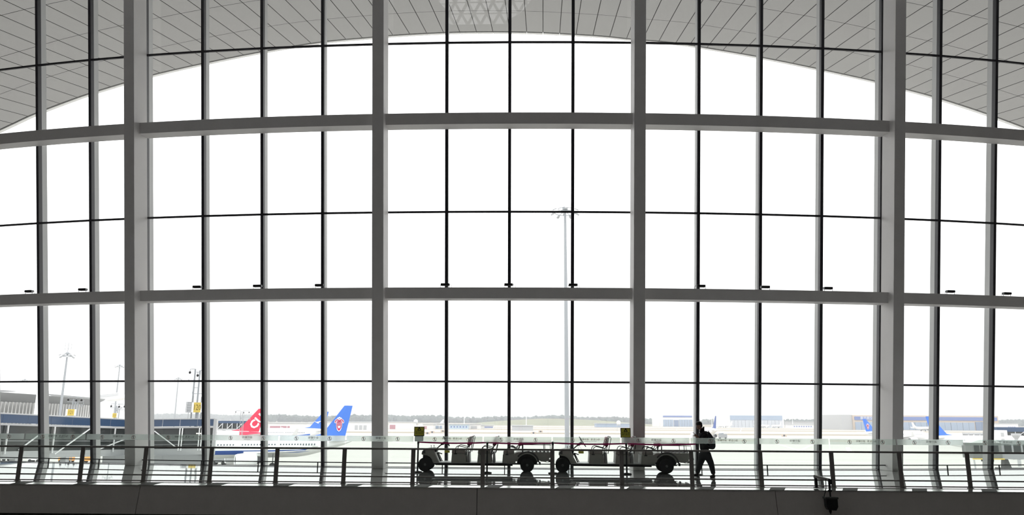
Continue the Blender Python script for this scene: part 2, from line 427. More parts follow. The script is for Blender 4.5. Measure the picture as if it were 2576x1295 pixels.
for i, x in enumerate(POSTX):  # dark slanted patches: reflections in the coping, painted on as thin plates
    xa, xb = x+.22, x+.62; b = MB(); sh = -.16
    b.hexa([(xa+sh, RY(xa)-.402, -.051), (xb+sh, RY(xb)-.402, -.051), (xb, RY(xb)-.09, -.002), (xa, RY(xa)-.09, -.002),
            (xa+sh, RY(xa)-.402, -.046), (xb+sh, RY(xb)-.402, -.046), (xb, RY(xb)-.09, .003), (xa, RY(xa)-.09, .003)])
    b.build('painted_reflection', m_copdark, cop)
FZ0, FZ1 = -.068, -.80
seams = [onz(320, 1226, -.06).x, onz(1203, 1222, -.06).x, onz(1942, 1231, -.06).x]
b = MB()
edges = [XL]+seams+[XR]
for e0, e1 in zip(edges, edges[1:]):
    e0 += .009; e1 -= .009; N = 16
    for k in range(N):
        a, c = e0+(e1-e0)*k/N, e0+(e1-e0)*(k+1)/N
        ya, yc = RY(a)-.385, RY(c)-.385; ln = .145
        b.hexa([(a, ya-ln, FZ1), (c, yc-ln, FZ1), (c, yc+.10, FZ1), (a, ya+.10, FZ1), (a, ya, FZ0), (c, yc, FZ0), (c, yc+.1, FZ0), (a, ya+.1, FZ0)])
tag(b.build('trim_2', m_fascia), 'wide grey leaning fascia below the walkway edge', 'trim', kind='structure')
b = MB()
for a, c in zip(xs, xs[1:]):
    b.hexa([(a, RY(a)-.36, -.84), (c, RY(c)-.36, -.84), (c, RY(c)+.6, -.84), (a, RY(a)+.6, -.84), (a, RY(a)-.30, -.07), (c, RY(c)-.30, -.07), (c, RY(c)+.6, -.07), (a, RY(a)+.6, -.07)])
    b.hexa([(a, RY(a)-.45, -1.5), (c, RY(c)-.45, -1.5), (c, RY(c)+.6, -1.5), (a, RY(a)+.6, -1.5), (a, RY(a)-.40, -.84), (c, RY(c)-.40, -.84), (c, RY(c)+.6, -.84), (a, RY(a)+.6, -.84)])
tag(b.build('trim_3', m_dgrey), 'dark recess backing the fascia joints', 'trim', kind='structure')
# slab side under the floor closing the walkway to the level below
b = MB()
for a, c in zip(xs, xs[1:]):
    b.hexa([(a, Yb(a)-.3, -7.6), (c, Yb(c)-.3, -7.6), (c, Yb(c)+.05, -7.6), (a, Yb(a)+.05, -7.6), (a, Yb(a)-.3, -.25), (c, Yb(c)-.3, -.25), (c, Yb(c)+.05, -.25), (a, Yb(a)+.05, -.25)])
tag(b.build('wall_lower', m_cream), 'outer wall below the walkway floor', 'wall', kind='structure')

# soffit of the overhanging roof, seen through the glass
DIR = Vector((.042, 1, .221)); YE = 52.0
EP = [(-330, 470), (-200, 410), (-90, 362), (0, 325), (60, 296), (122, 271), (215, 237), (303, 210), (388, 186), (507, 159), (662, 128), (812, 104), (932, 93), (978, 88.5), (1050, 84), (1125, 80.5),
      (1195, 79), (1283, 79), (1366, 81), (1441, 85), (1520, 90), (1590, 97.5), (1640, 101), (1700, 107), (1760, 116), (1915, 142.5), (2070, 174), (2207, 204), (2283, 224), (2367, 247), (2490, 287), (2576, 319), (2680, 358), (2800, 402), (2930, 452)]
ecurve = [at(x, y, YE) for x, y in EP]
# even arc-length stations, one falling where the seam at x=1366 stands
L = [0.0]
for p, q in zip(ecurve, ecurve[1:]): L.append(L[-1]+(q-p).length)
def ecat(s):
    s = max(0, min(L[-1]-1e-6, s))
    for i in range(len(L)-1):
        if L[i+1] >= s:
            t = (s-L[i])/(L[i+1]-L[i])
            p0, p1, p2, p3 = ecurve[max(i-1, 0)], ecurve[i], ecurve[i+1], ecurve[min(i+2, len(L)-1)]
            return (2*p1+(p2-p0)*t+(2*p0-5*p1+4*p2-p3)*t*t+(3*p1-p0-3*p2+p3)*t*t*t)/2
s_ref = L[18]; PW = 1.235
ks = range(-int(s_ref/PW), int((L[-1]-s_ref)/PW)+1)
stations = [ecat(s_ref+k*PW) for k in ks]
def inner_t(p):                            # how far back towards the hall the soffit runs before it meets the glass wall
    t = 0.0
    while t > -40:
        q = p+DIR*t; X = max(-27, min(27, q.x))
        if q.y < Yb(X)-min(q.z, 40)*LEAN+1.0: break
        t -= .25
    return t
b = MB(); g = .022; RW = 4.75
back = MB(); strip = MB()
for p, q in zip(stations, stations[1:]):
    tm = min(inner_t(p), inner_t(q)); t1 = 0.0; e = (q-p).normalized()
    while t1 > tm:
        t0 = max(t1-RW, tm)
        P = [p+DIR*(t1-g)+e*g, q+DIR*(t1-g)-e*g, q+DIR*(t0+g)-e*g, p+DIR*(t0+g)+e*g]
        b.face([b.bm.verts.new(v) for v in P]); t1 = t0
    z = Vector((0, 0, .06)); z2 = Vector((0, 0, 1.3))
    back.hexa([p+DIR*tm+z, q+DIR*tm+z, q+DIR*.18+z, p+DIR*.18+z, p+DIR*tm+z2, q+DIR*tm+z2, q+DIR*.18+z2, p+DIR*.18+z2])
    b.mi = 0
    # edge strip beyond a dark shadow gap
    P = [p+DIR*.20+e*.01, q+DIR*.20-e*.01, q+DIR*.60-e*.01, p+DIR*.60+e*.01]; dz = Vector((0, 0, -.02))
    strip.hexa([v+dz for v in P]+[v+Vector((0, 0, .5)) for v in P])
so = tag(b.build('ceiling_soffit', m_soffit), 'arched panelled soffit of the roof overhang outside the glass', 'ceiling', kind='structure')
bo = back.build('soffit_backing', m_seam, so)
strip.build('edge_strip', m_cream, so)

# ground
g_ = MB(); g_.b2((-5000, -40, GZ-.5), (5000, 6000, GZ))
tag(g_.build('ground', m_ground), 'pale concrete airfield with strips of dry grass', 'ground', kind='structure')

# ================================================================== RAILING
RZ_TOP, RZ_GL = .945, 1.295
rail = empty('glass_railing', (0, RY(0), 0), 0, 'long bronze railing with leaning posts and clear glass panels on the walkway edge', 'railing')
def RO(b, name, m, par=None, smooth=False):
    o = b.build(name, m, par or rail, smooth)
    if par is None: o.location = -rail.location
    return o
def rp(x, z, d=0.0): return Vector((x, RY(x)+d, z))
for x in POSTX:
    b = MB(); lean = .02
    for s_ in (-1, 1):
        b.bar(rp(x+s_*.024, 0), rp(x+s_*.024, RZ_TOP-.02), .022, .07, up=(1, 0, 0))
    b.bar(rp(x, .0), rp(x, RZ_TOP-.03), .03, .04, up=(1, 0, 0))
    b.box(rp(x, .006), (.13, .11, .012))
    RO(b, 'post', m_rail)
def railbar(z, h, d, dep, name, m=m_rail):
    b = MB()
    for a, c in zip(POSTX, POSTX[1:]): b.bar(rp(a, z, d), rp(c, z, d), dep, h)
    return RO(b, name, m)
railbar(RZ_TOP, .05, 0, .07, 'top_rail'); railbar(.19, .036, 0, .035, 'lower_rail'); railbar(.035, .03, 0, .04, 'bottom_rail')
m_frostA = film('frost_clear', .80, (.80, .85, .83), (.955, .98, .965))
def frost():
    m = bpy.data.materials.new('frost_strong'); m.use_nodes = True; nt = m.node_tree
    nt.nodes.remove(nt.nodes['Principled BSDF']); out = nt.nodes['Material Output']
    rf = nt.nodes.new('ShaderNodeBsdfRefraction'); rf.inputs['Color'].default_value = (.95, .97, .96, 1); rf.inputs['Roughness'].default_value = .22; rf.inputs['IOR'].default_value = 1.25
    tr = nt.nodes.new('ShaderNodeBsdfTransparent'); tr.inputs['Color'].default_value = (.95, .98, .96, 1)
    tl = nt.nodes.new('ShaderNodeBsdfTranslucent'); tl.inputs['Color'].default_value = (.85, .88, .87, 1)
    a = nt.nodes.new('ShaderNodeMixShader'); a.inputs[0].default_value = .22; nt.links.new(rf.outputs[0], a.inputs[1]); nt.links.new(tr.outputs[0], a.inputs[2])
    b = nt.nodes.new('ShaderNodeMixShader'); b.inputs[0].default_value = .10; nt.links.new(a.outputs[0], b.inputs[1]); nt.links.new(tl.outputs[0], b.inputs[2])
    nt.links.new(b.outputs[0], out.inputs['Surface']); return m
m_frostB = frost()
m_print = mat('grey_print', (.16, .17, .17), .8)
order = ['L','S','L','S','L','S','S','S','L','S','L','S','L','S','L','S','L','S']   # S: short wording on a frosted band, L: long wording
def icon(par, x, z, d, r=.052):
    a = math.atan2(RY(x+.5)-RY(x-.5), 1.0)
    f = lambda u, v, o=0: tuple(rp(x+u, z+v, d))
    b = MB(); stroke2(b, [(r*math.cos(2*PI*k/24), r*math.sin(2*PI*k/24)) for k in range(24)], .008, f, closed=True)
    stroke2(b, [(-r*.7, r*.7), (r*.7, -r*.7)], .006, f)
    o = RO(b, 'no_climbing_ring', m_red, par)
    f2 = lambda u, v: tuple(rp(x+u, z+v, d+.0008))
    b = MB(); disc2(b, -.006, .034, .012, f2, 10)
    stroke2(b, [(-.008, .018), (-.002, -.012)], .016, f2); stroke2(b, [(-.002, -.012), (.016, -.024), (.012, -.042)], .008, f2)
    stroke2(b, [(-.002, -.012), (-.014, -.044)], .008, f2); stroke2(b, [(-.006, .016), (.016, .006), (.028, .020)], .006, f2)
    RO(b, 'climbing_figure', m_print, par)
for i, (a, c) in enumerate(zip(POSTX, POSTX[1:])):
    a2, c2 = a+.012, c-.012; d = .055; b = MB()
    for z0, z1 in ((.06, RZ_GL),):
        b.hexa([rp(a2, z0, d), rp(c2, z0, d), rp(c2, z0, d+.012), rp(a2, z0, d+.012), rp(a2, z1, d), rp(c2, z1, d), rp(c2, z1, d+.012), rp(a2, z1, d+.012)])
    pn = RO(b, 'glass_panel', m_railg)
    k = order[i % len(order)]; b = MB()
    zb = 1.14
    b.hexa([rp(a2+.01, zb, d+.014), rp(c2-.01, zb, d+.014), rp(c2-.01, zb, d+.0155), rp(a2+.01, zb, d+.0155),
            rp(a2+.01, RZ_GL, d+.014), rp(c2-.01, RZ_GL, d+.014), rp(c2-.01, RZ_GL, d+.0155), rp(a2+.01, RZ_GL, d+.0155)])
    bd = RO(b, 'frosted_band', m_frostB if k == 'S' else m_frostA, pn)
    zc = 1.215; dd = d-.002; xm = (a+c)/2
    tz = RZ_GL-.085; W_ = c-a
    for fx in ((.26, .76) if k == 'S' else (.30, .79)): icon(bd, a+W_*fx, zc-.005, dd)
    ra = math.atan2(RY(xm+.5)-RY(xm-.5), 1.0)
    fx = .5
    if k == 'S':
        t1 = text_mesh('warning_text', '请勿攀爬', .072, m_print, bd, rp(a+W_*.515, zc+.012, dd), (PI/2, 0, ra), mirror=True, sx=1.05)
        t2 = text_mesh('small_text', 'No Climbing', .028, m_print, bd, rp(a+W_*.515, zc-.038, dd), (PI/2, 0, ra), mirror=True, sx=1.3)
    else:
        for off, wd_ in ((.155, '当心坠落'), (-.155, '请勿攀爬')): text_mesh('warning_text', wd_, .062, m_print, bd, rp(a+W_*.55+off, zc+.016, dd), (PI/2, 0, ra), mirror=True, sx=1.05)
        t2 = text_mesh('small_text', 'Caution Falling  No Climbing Please', .026, m_print, bd, rp(a+W_*.55, zc-.036, dd), (PI/2, 0, ra), mirror=True)

# low guard rail in front of the glass
gr = empty('guard_rail', W(0, 0, .45), 0, 'low dark guard rail running along the foot of the glass wall', 'guard rail')
b = MB(); gx = [-21+.7*k for k in range(61)]
for a, c in zip(gx, gx[1:]): b.bar(W(a, .19, .45), W(c, .19, .45), .04, .034)
o = b.build('bar', m_mull, gr); o.location = -gr.location
for px in (31, 184, 330, 477, 632, 790, 950, 1112, 1270, 1432, 1592, 1768, 1936, 2100, 2260, 2417, 2565):
    p = onz(px, 1174+.006*px*.9); X = p.x; q = W(X, 0, .45)
    o = MB().bar(q, q+Vector((0, 0, .18)), .035).build('post', m_mull, gr); o.location = -gr.location
# ================================================================== ELECTRIC CARTS
def make_cart(label):
    r = empty('electric_cart', (0, 0, 0), 0, label, 'electric cart', 'electric carts parked nose to tail behind the belt barrier')
    WD = 1.12                                     # width, near side at y = 0
    def bd(poly, y0, y1, name, m, bev=.012, par=None):
        return MB().prism(poly, y0, y1).build(name, m, par or r, bevel=bev)
    # x: metres behind the front axle, z: height
    WR = .235
    front = [(-.135, .56), (-.115, .66), (-.05, .735), (.06, .765), (.265, .775), (.29, .72), (.37, .50), (.49, .285), (.27, .285),
             (.225, .40), (.16, .48), (.06, .535), (-.05, .545)]
    bd(front, .02, WD-.02, 'front_body', m_cart, .03)
    bd([(-.10, .60), (-.085, .68), (.0, .72), (.0, .60)], .005, .02, 'headlight', m_dgrey, 0)
    bd([(.285, .285), (3.0, .285), (3.0, .31), (.285, .31)], .02, WD-.02, 'floor_deck', m_cfloor, .006)
    bd([(.35, .215), (2.95, .205), (2.95, .28), (.30, .28)], .06, WD-.06, 'chassis', m_black, .006)
    # pedals, dash and steering
    b = MB(); b.tube([(.30, .3, .70), (.56, .3, .93)], .019); b.tube([(.50, .3, .885), (.575, .3, .905), (.62, .3, .93)], .03)
    c = Vector((.68, .3, 1.0)); ax = Vector((.83, 0, .56)).normalized(); u = Vector((0, 1, 0)); v = ax.cross(u)
    sw = b.build('steering_column', m_black, r, True)
    b = MB(); rr = .19; ring = [c+u*rr*math.cos(2*PI*k/24)+v*rr*math.sin(2*PI*k/24) for k in range(25)]
    b.tube(ring, .016, 8, cap=False)
    for k in (0, 8, 16): b.tube([c-ax*.04, ring[k]], .010, 6)
    b.tube([Vector((.56, .3, .93)), c-ax*.03], .03)
    b.build('steering_wheel', m_black, r, True)
    b = MB(); b.box((.335, .35, .70), (.09, .5, .10)); b.tube([(.37, .22, .62), (.50, .22, .335)], .013); b.tube([(.41, .34, .62), (.56, .34, .33)], .013)
    b.box((.47, .30, .60), (.16, .07, .03), ry=.3); b.tube([(.38, .3, .62), (.44, .3, .50), (.52, .3, .32)], .016)
    b.build('pedal_assembly', m_black, r)
    b = MB(); b.tube([(.17, .30, .77), (.165, .30, .84)], .008); b.tube([(.26, .36, .77), (.255, .36, .85)], .008); b.blob((.165, .3, .845), (.02, .02, .012)); b.blob((.255, .36, .855), (.02, .02, .012))
    b.build('switch_stalk', m_mast, r)
    MB().b2((.56, WD-.10, .585), (.74, WD-.085, .665)).build('notice_plate', m_yellow, r)
    b = MB(); b.tube([(.58, WD-.092, .665), (.52, WD-.092, .90)], .003, 5); b.tube([(.72, WD-.092, .665), (.54, WD-.092, .90)], .003, 5); b.build('plate_cord', m_black, r)
    # seat boxes
    def seat(x0, x1, top, back, maroon, flare=.02):
        bd([(x0-.025, .29), (x1+.03, .29), (x1, top-.12), (x0+.0, top-.12)], .02, WD-.02, 'seat_box', m_cart, .015)
        bd([(x0-.01, top-.13), (x1-.01, top-.13), (x1-.02, top), (x0, top)], .0, WD, 'seat_cushion', m_seat, .03)
        if back:
            bx = x1+.02
            bd([(bx+.02, .87), (bx+.10, 1.155), (bx+.165, 1.16), (bx+.16, .90), (bx+.13, .86)], .06, WD-.06, 'seat_back', maroon, .02)
            fr = MB()
            for y in (.03, WD-.03):
                fr.tube([(x1-.02, y, .55), (bx+.04, y, .78), (bx+.17, y, 1.13), (bx+.22, y, 1.175), (bx+.245, y, 1.12), (bx+.18, y, .84), (bx+.13, y, .62)], .013)
                fr.tube([(x1+.01, y, .70), (bx+.02, y, .62), (bx+.01, y, .55)], .014)
            fr.tube([(bx+.22, .03, 1.175), (bx+.22, WD-.03, 1.175)], .012)
            fr.build('back_frame', m_black, r, True)
        for y in (.0, WD):
            a = MB(); xx = x0+.12
            a.tube([(xx, y, top-.14), (xx, y, top+.02), (xx+.03, y, top+.09), (xx+.10, y, top+.125), (xx+.20, y, top+.105), (x1+.04, y, top+.06), (x1+.12, y, top+.14)], .013)
            a.box((xx, y, top-.14), (.10, .02, .022))
            a.build('armrest', m_black, r, True)
    seat(.90, 1.36, .73, True, m_maroon)
    bd([(1.41, .30), (1.50, .30), (1.48, .66), (1.43, .66)], .10, WD-.10, 'seat_support', m_lgrey, .01)
    seat(1.78, 2.22, .72, True, m_maroon)
    bd([(2.27, .30), (2.36, .30), (2.34, .66), (2.29, .66)], .10, WD-.10, 'seat_support', m_lgrey, .01)
    seat(2.64, 3.02, .71, False, m_maroon)
    # rear bench back
    fr = MB()
    for y in (.05, WD-.05):
        fr.tube([(2.78, y, .82), (2.95, y, .84), (3.12, y, .74)], .012); fr.tube([(3.12, y, .72), (3.17, y, .78), (3.20, y, .90)], .013)
        fr.tube([(3.28, y, .66), (3.29, y, .90)], .012)
    fr.build('back_frame', m_black, r, True)
    bd([(3.13, .86), (3.20, 1.08), (3.27, 1.08), (3.27, .87)], .06, WD-.06, 'seat_back', m_maroon, .02)
    # rear body with arches
    cx = 3.44; arch = []
    for k in range(13):
        a = PI*(1-k/12.0)*.94+.09; arch.append((cx+.355*math.cos(a), .235+.36*math.sin(a)))
    poly = [(2.60, .285), (2.62, .58), (3.02, .60), (3.10, .655), (3.34, .665), (3.55, .655), (3.72, .56), (3.80, .42), (3.84, .33)] + [p for p in arch[::-1] if p[1] > .30]
    bd(poly, .0, WD, 'rear_body', m_cart, .015)
    b = MB(); pa = [(cx+.40*math.cos(a), .25+.42*math.sin(a)) for a in [PI*k/14 for k in range(1, 12)]]
    for (x0, z0), (x1, z1) in zip(pa, pa[1:]): b.bar((x0, -.015, z0), (x1, -.015, z1), .05, .012, up=(0, 1, 0))
    b.build('wheel_arch_trim', m_dgrey, r)
    bd([(3.42, .665), (4.24, .655), (4.24, .50), (4.17, .44), (4.22, .38), (4.02, .345), (3.90, .355), (3.80, .42), (3.70, .56), (3.55, .655)], .06, WD-.06, 'cargo_bed', m_cart, .012)
    b = MB()
    for y in (.05, WD-.05):
        b.tube([(3.26, y, .905), (4.25, y, .90)], .011); b.tube([(3.26, y, .945), (4.25, y, .94), (4.28, y, .70)], .011)
        b.tube([(4.03, y, .94), (4.04, y, .66)], .011); b.tube([(3.30, y, .94), (3.30, y, .66)], .011)
    b.build('bed_rail', m_black, r, True)
    b = MB()
    for k in range(6): b.box((3.50+.13*k, WD/2, .685), (.055, WD-.14, .03))
    b.build('bed_slat', m_lgrey, r)
    b = MB(); b.bar((3.86, .1, .30), (3.80, .1, .36), .02); b.bar((3.86, WD-.1, .30), (3.80, WD-.1, .36), .02); b.box((3.87, .12, .29), (.05, .14, .09)); b.box((4.20, WD/2, .37), (.06, WD-.2, .07)); b.tube([(4.0, .2, .36), (4.08, .2, .33), (4.18, .2, .33)], .008)
    b.tube([(4.26, .2, .60), (4.34, .2, .55), (4.36, .2, .45), (4.30, .2, .38), (4.24, .2, .38)], .010)
    b.build('tow_hitch', m_black, r, True)
    b = MB(); b.tube([(0, .1, .235), (0, WD-.1, .235)], .03); b.tube([(3.44, .1, .235), (3.44, WD-.1, .235)], .04); b.bar((2.95, .2, .25), (3.8, .2, .25), .03, .02); b.bar((2.95, WD-.2, .25), (3.8, WD-.2, .25), .03, .02); b.box((.0, WD/2, .42), (.10, .7, .25))
    b.build('axle', m_black, r)
    MB().prism([(cx-.34, .30), (cx-.30, .46), (cx-.15, .58), (cx+.05, .60), (cx+.25, .50), (cx+.36, .33), (cx+.30, .25), (cx-.30, .25)], .22, WD-.22).build('wheel_well', m_black, r)
    MB().prism([(-.10, .34), (-.10, .56), (.10, .60), (.27, .48), (.42, .25), (.10, .25)], .22, WD-.22).build('wheel_well', m_black, r)
    # wheels
    tp = [(.10, -.07), (.17, -.085), (.215, -.08), (.235, -.055), (.235, .055), (.215, .08), (.17, .085), (.10, .07)]
    for x in (0, 3.44):
        for y in (.09, WD-.09):
            w = MB().lathe(tp, (0, 0, 0), 'Y', 28).build('wheel', m_rubber, r, True); w.location = (x, y, .235)
            s_ = -1 if y < .5 else 1
            h = MB().lathe([(.02, .085*s_), (.035, .082*s_), (.05, .06*s_), (.10, .058*s_), (.125, .075*s_), (.13, .02*s_)], (0, 0, 0), 'Y', 24).build('hubcap', m_hub, w, True)
    return r
cA = onz(1069, 1186.0); cB = onz(1326, 1187.6)
cart = make_cart('grey open electric cart on the left, its nose beside the first warning sign')
rz = math.atan2(cB.y-cA.y, cB.x-cA.x)
sc_ = (cB-cA).length/3.44
cart.location = cA+Vector((0, -.085, 0)); cart.rotation_euler = (0, 0, rz); cart.scale = (sc_,)*3
c2a = onz(1415, 1188.4); c2b = onz(1677, 1191.0)
cart2 = copy_tree(cart, None, c2a+Vector((0, -.085, 0)), math.atan2(c2b.y-c2a.y, c2b.x-c2a.x), 'grey open electric cart on the right, its tail beside the walking person')
cart2.scale = ((c2b-c2a).length/3.44,)*3

# ================================================================== STANCHIONS, BELTS, WARNING SIGNS
SP = [(1050, 1187.5), (1225, 1189.5), (1391, 1190.5), (1577, 1192.5), (1756, 1194)]
posn = ['at the nose of the left cart, under the first sign', 'before the middle of the left cart', 'between the two carts', 'under the second warning sign', 'at the right end, behind the walking person']
SPT = [onz(*p) for p in SP]
def make_stanchion():
    r = empty('belt_barrier_post', (0, 0, 0), 0, '', 'barrier post', 'black belt barrier posts in front of the carts')
    MB().lathe([(.16, 0), (.165, .008), (.15, .028), (.05, .045), (.03, .05)]).build('base', m_black, r, True)
    MB().lathe([(.028, .04), (.028, .93)], n=16).build('pole', m_black, r, True)
    MB().lathe([(.034, .93), (.036, .945), (.036, 1.03), (.03, 1.045), (.01, 1.05)], n=16).build('belt_cassette', m_black, r, True)
    return r
st0 = make_stanchion()
for i, p in enumerate(SPT):
    o = st0 if i == 0 else copy_tree(st0)
    o.location = p; o['label'] = 'black belt barrier post '+posn[i]
bpos = ['in front of the steering wheel of the left cart', 'in front of the rear of the left cart', 'in front of the steering wheel of the right cart', 'in front of the rear of the right cart']
for i in range(4):
    a, c = SPT[i], SPT[i+1]; b = MB(); N = 8; pts = []
    for k in range(N+1):
        t = k/N; q = a.lerp(c, t)+Vector((0, -.012, 1.0-.03*math.sin(PI*t))); pts.append(q)
    pts[0] = a+(c-a).normalized()*.036+Vector((0, -.012, 1.0)); pts[-1] = c-(c-a).normalized()*.036+Vector((0, -.012, 1.0))
    for p, q in zip(pts, pts[1:]): b.bar(p, q, .004, .052)
    tag(b.build('barrier_belt', m_belt), 'magenta barrier belt stretched '+bpos[i], 'belt', 'magenta belts strung between the barrier posts')
def warning_sign(p, z0, wd, ht, label, tilt=0.0):
    r = empty('warning_sign', p+Vector((0, -.058, 0)), tilt, label, 'sign', 'yellow warning signs on the barrier posts')
    MB().box((0, 0, z0+ht/2), (wd, .02, ht)).build('sign_frame', m_black, r, bevel=.004)
    pl = MB().box((0, -.012, z0+ht/2), (wd-.045, .006, ht-.045)).build('sign_face', m_yellow, r)
    f = lambda u, v: (u, -.0165, z0+ht*.76+v)
    b = MB(); s = .055; stroke2(b, [(-s, -s*.7), (s, -s*.7), (0, s*.95)], .022, f, closed=True); stroke2(b, [(0, -.01), (0, .02)], .012, f); b.build('warning_triangle', m_black, pl)
    text_mesh('sign_text', '专用车辆', .062, m_black, pl, (0, -.0165, z0+ht*.47), (PI/2, 0, 0), sx=1.05)
    text_mesh('sign_text', '请勿乘坐', .062, m_black, pl, (0, -.0165, z0+ht*.29), (PI/2, 0, 0), sx=1.05)
    text_mesh('small_text', 'No sitting on vehicles', .022, m_black, pl, (0, -.0165, z0+ht*.12), (PI/2, 0, 0))
    MB().box((0, .004, z0-.085), (wd-.06, .02, .17)).build('sign_holder', m_dgrey, r, bevel=.004)
    MB().box((0, -.010, z0-.085), (wd-.11, .008, .12)).build('holder_pane', m_lgrey, r)
    return r
def zat(P, py):                              # height above P that shows at image row py
    lo, hi = -2, 6
    for _ in range(40):
        z = (lo+hi)/2; q = Vector((P.x, P.y, z-EYE)); y = 647.5-FPX*q.dot(_U)/q.dot(_F)
        if y > py: lo = z
        else: hi = z
    return z
z0 = zat(SPT[0], 1096.5); z1 = zat(SPT[0], 1073)
warning_sign(SPT[0]+Vector((.03, -.01, 0)), z0, .35, z1-z0, 'yellow warning sign on the post at the nose of the left cart')
z0 = zat(SPT[3], 1100.5); z1 = zat(SPT[3], 1076)
warning_sign(SPT[3]+Vector((-.02, -.01, 0)), z0, .34, z1-z0, 'yellow warning sign on the post before the right cart, left of a column')

# ================================================================== PERSON
def skin_mesh(name, verts, edges, radii, m, parent, sub=2, root=0):
    me = bpy.data.meshes.new(name); me.from_pydata([Vector(v) for v in verts], edges, [])
    o = bpy.data.objects.new(name, me); COL.objects.link(o)
    md = o.modifiers.new('skin', 'SKIN'); md.use_smooth_shade = True
    if not me.skin_vertices: me.skin_vertices.new()
    sv = me.skin_vertices[0].data
    for i, r in enumerate(radii):
        sv[i].radius = r if isinstance(r, (tuple, list)) else (r, r); sv[i].use_root = (i == root)
    ss = o.modifiers.new('sub', 'SUBSURF'); ss.levels = sub; ss.render_levels = sub
    dg = bpy.context.evaluated_depsgraph_get(); me2 = bpy.data.meshes.new_from_object(o.evaluated_get(dg))
    bpy.data.objects.remove(o); bpy.data.meshes.remove(me)
    me2.materials.clear(); me2.materials.append(m)
    o = bpy.data.objects.new(name, me2); COL.objects.link(o); o.parent = parent
    for p in me2.polygons: p.use_smooth = True
    return o
pp = onz(1776, 1200.5)
PX = .00177*.985
def c2(cx, cy, y=0.0): return ((cx-330)*PX, y, (1152-cy)*PX)
per = empty('person', pp, 0, 'person in black walking left, head bent over a phone, backpack on', 'person')
V = []; E_ = []; R_ = []
def node(p, r, par=None):
    V.append(p); R_.append(r); i = len(V)-1
    if par is not None: E_.append((par, i))
    return i
pel = node(c2(332, 690), .085)
sp1 = node(c2(328, 590), .09, pel); sp2 = node(c2(322, 480), .11, sp1); sp3 = node(c2(305, 380), .10, sp2)
nk = node(c2(288, 318), .055, sp3); nk2 = node(c2(268, 278), .052, nk)
hd1 = node(c2(246, 246), .080, nk2); hd2 = node(c2(241, 214), .086, hd1); hd3 = node(c2(244, 184), .068, hd2)
ch = node(c2(226, 274), .052, hd1)
for sy, kn, an, hl, toe, dep in ((-1, (432, 915), (452, 1075), (470, 1125), (400, 1138), -.10), (1, (250, 900), (195, 1050), (205, 1105), (140, 1118), .11)):
    h = node(c2(335, 720, dep*.9), .085, pel); k = node(c2(*kn, dep), .058, h); a = node(c2(*an, dep), .040, k)
    hh = node(c2(*hl, dep), .036, a); node(c2(*toe, dep), .028, hh)
def arm(sy, sh, el, wr, hand_dir):
    s_ = node(c2(*sh, sy*.17), .055, sp3); e = node(c2(*el, sy*.19), .040, s_); w = node(c2(*wr, sy*.07), .026, e)
    wp = Vector(V[w]); hd = Vector(hand_dir).normalized(); pm = node(tuple(wp+hd*.05), (.034, .016), w)
    pmv = Vector(V[pm]); side = hd.cross(Vector((0, 1, 0))).normalized(); out = Vector((0, -sy, 0))
    for j in range(4):
        off = side*((j-1.5)*.019); L_ = (.030, .034, .032, .025)[j]
        k1 = node(tuple(pmv+hd*.035+off), .0088, pm); k2 = node(tuple(pmv+hd*(.035+L_)+off+out*.012), .0082, k1)
        node(tuple(pmv+hd*(.030+L_)+off+out*.036), .0075, k2)
    t1 = node(tuple(wp+hd*.03+side*-.032+out*.01), .010, w); node(tuple(wp+hd*.065+side*-.040+out*.026), .0085, t1)
    return w
arm(-1, (315, 385), (268, 500), (205, 432), (-.7, 0, .45))
arm(1, (300, 385), (262, 490), (212, 428), (-.7, 0, .4))
body = skin_mesh('body', V, E_, R_, m_skin, per)
# jacket and trousers follow the body a little further out
V = []; E_ = []; R_ = []
a0 = node(c2(328, 712), (.16, .16)); a1 = node(c2(327, 600), (.16, .16), a0); a2 = node(c2(322, 490), (.16, .17), a1); a3 = node(c2(318, 400), (.14, .17), a2); a4 = node(c2(300, 345), (.10, .12), a3); node(c2(280, 300), (.075, .075), a4)
for sy in (-1, 1):
    s_ = node(c2(315 if sy < 0 else 300, 392, sy*.17), .085, a3); e = node(c2(268 if sy < 0 else 262, 498, sy*.20), .066, s_); node(c2(218, 440, sy*.08), .043, e)
skin_mesh('jacket', V, E_, R_, m_cloth, per, 2)
V = []; E_ = []; R_ = []
t0 = node(c2(330, 655), (.14, .15)); t1 = node(c2(332, 730), (.15, .16), t0)
for dep, hip, kn, an, cf in ((-.10, (372, 780), (425, 915), (448, 1050), (458, 1100)), (.11, (292, 790), (250, 910), (200, 1045), (190, 1095))):
    h = node(c2(*hip, dep), .125, t1); k = node(c2(*kn, dep), .102, h); a = node(c2(*an, dep), .078, k); node(c2(*cf, dep), .070, a)
skin_mesh('trousers', V, E_, R_, m_cloth2, per, 2)
for dep, pts in ((-.10, [(482, 1108), (462, 1120), (425, 1130), (385, 1138)]), (.11, [(212, 1095), (195, 1105), (160, 1116), (120, 1120)])):
    V = []; E_ = []; R_ = []; pr = None
    for j, q in enumerate(pts): pr = node(c2(*q, dep), ((.055, .055), (.055, .055), (.045, .05), (.030, .040))[j], pr)
    sh = skin_mesh('shoe', V, E_, R_, m_black, per, 2)
    x0 = min(v.co.x for v in sh.data.vertices); x1 = max(v.co.x for v in sh.data.vertices); zz = min(v.co.z for v in sh.data.vertices)
    MB().b2((x0+.01, dep-.045, zz-.006), (x1-.01, dep+.045, zz+.016)).build('sole', m_black, sh, bevel=.006)
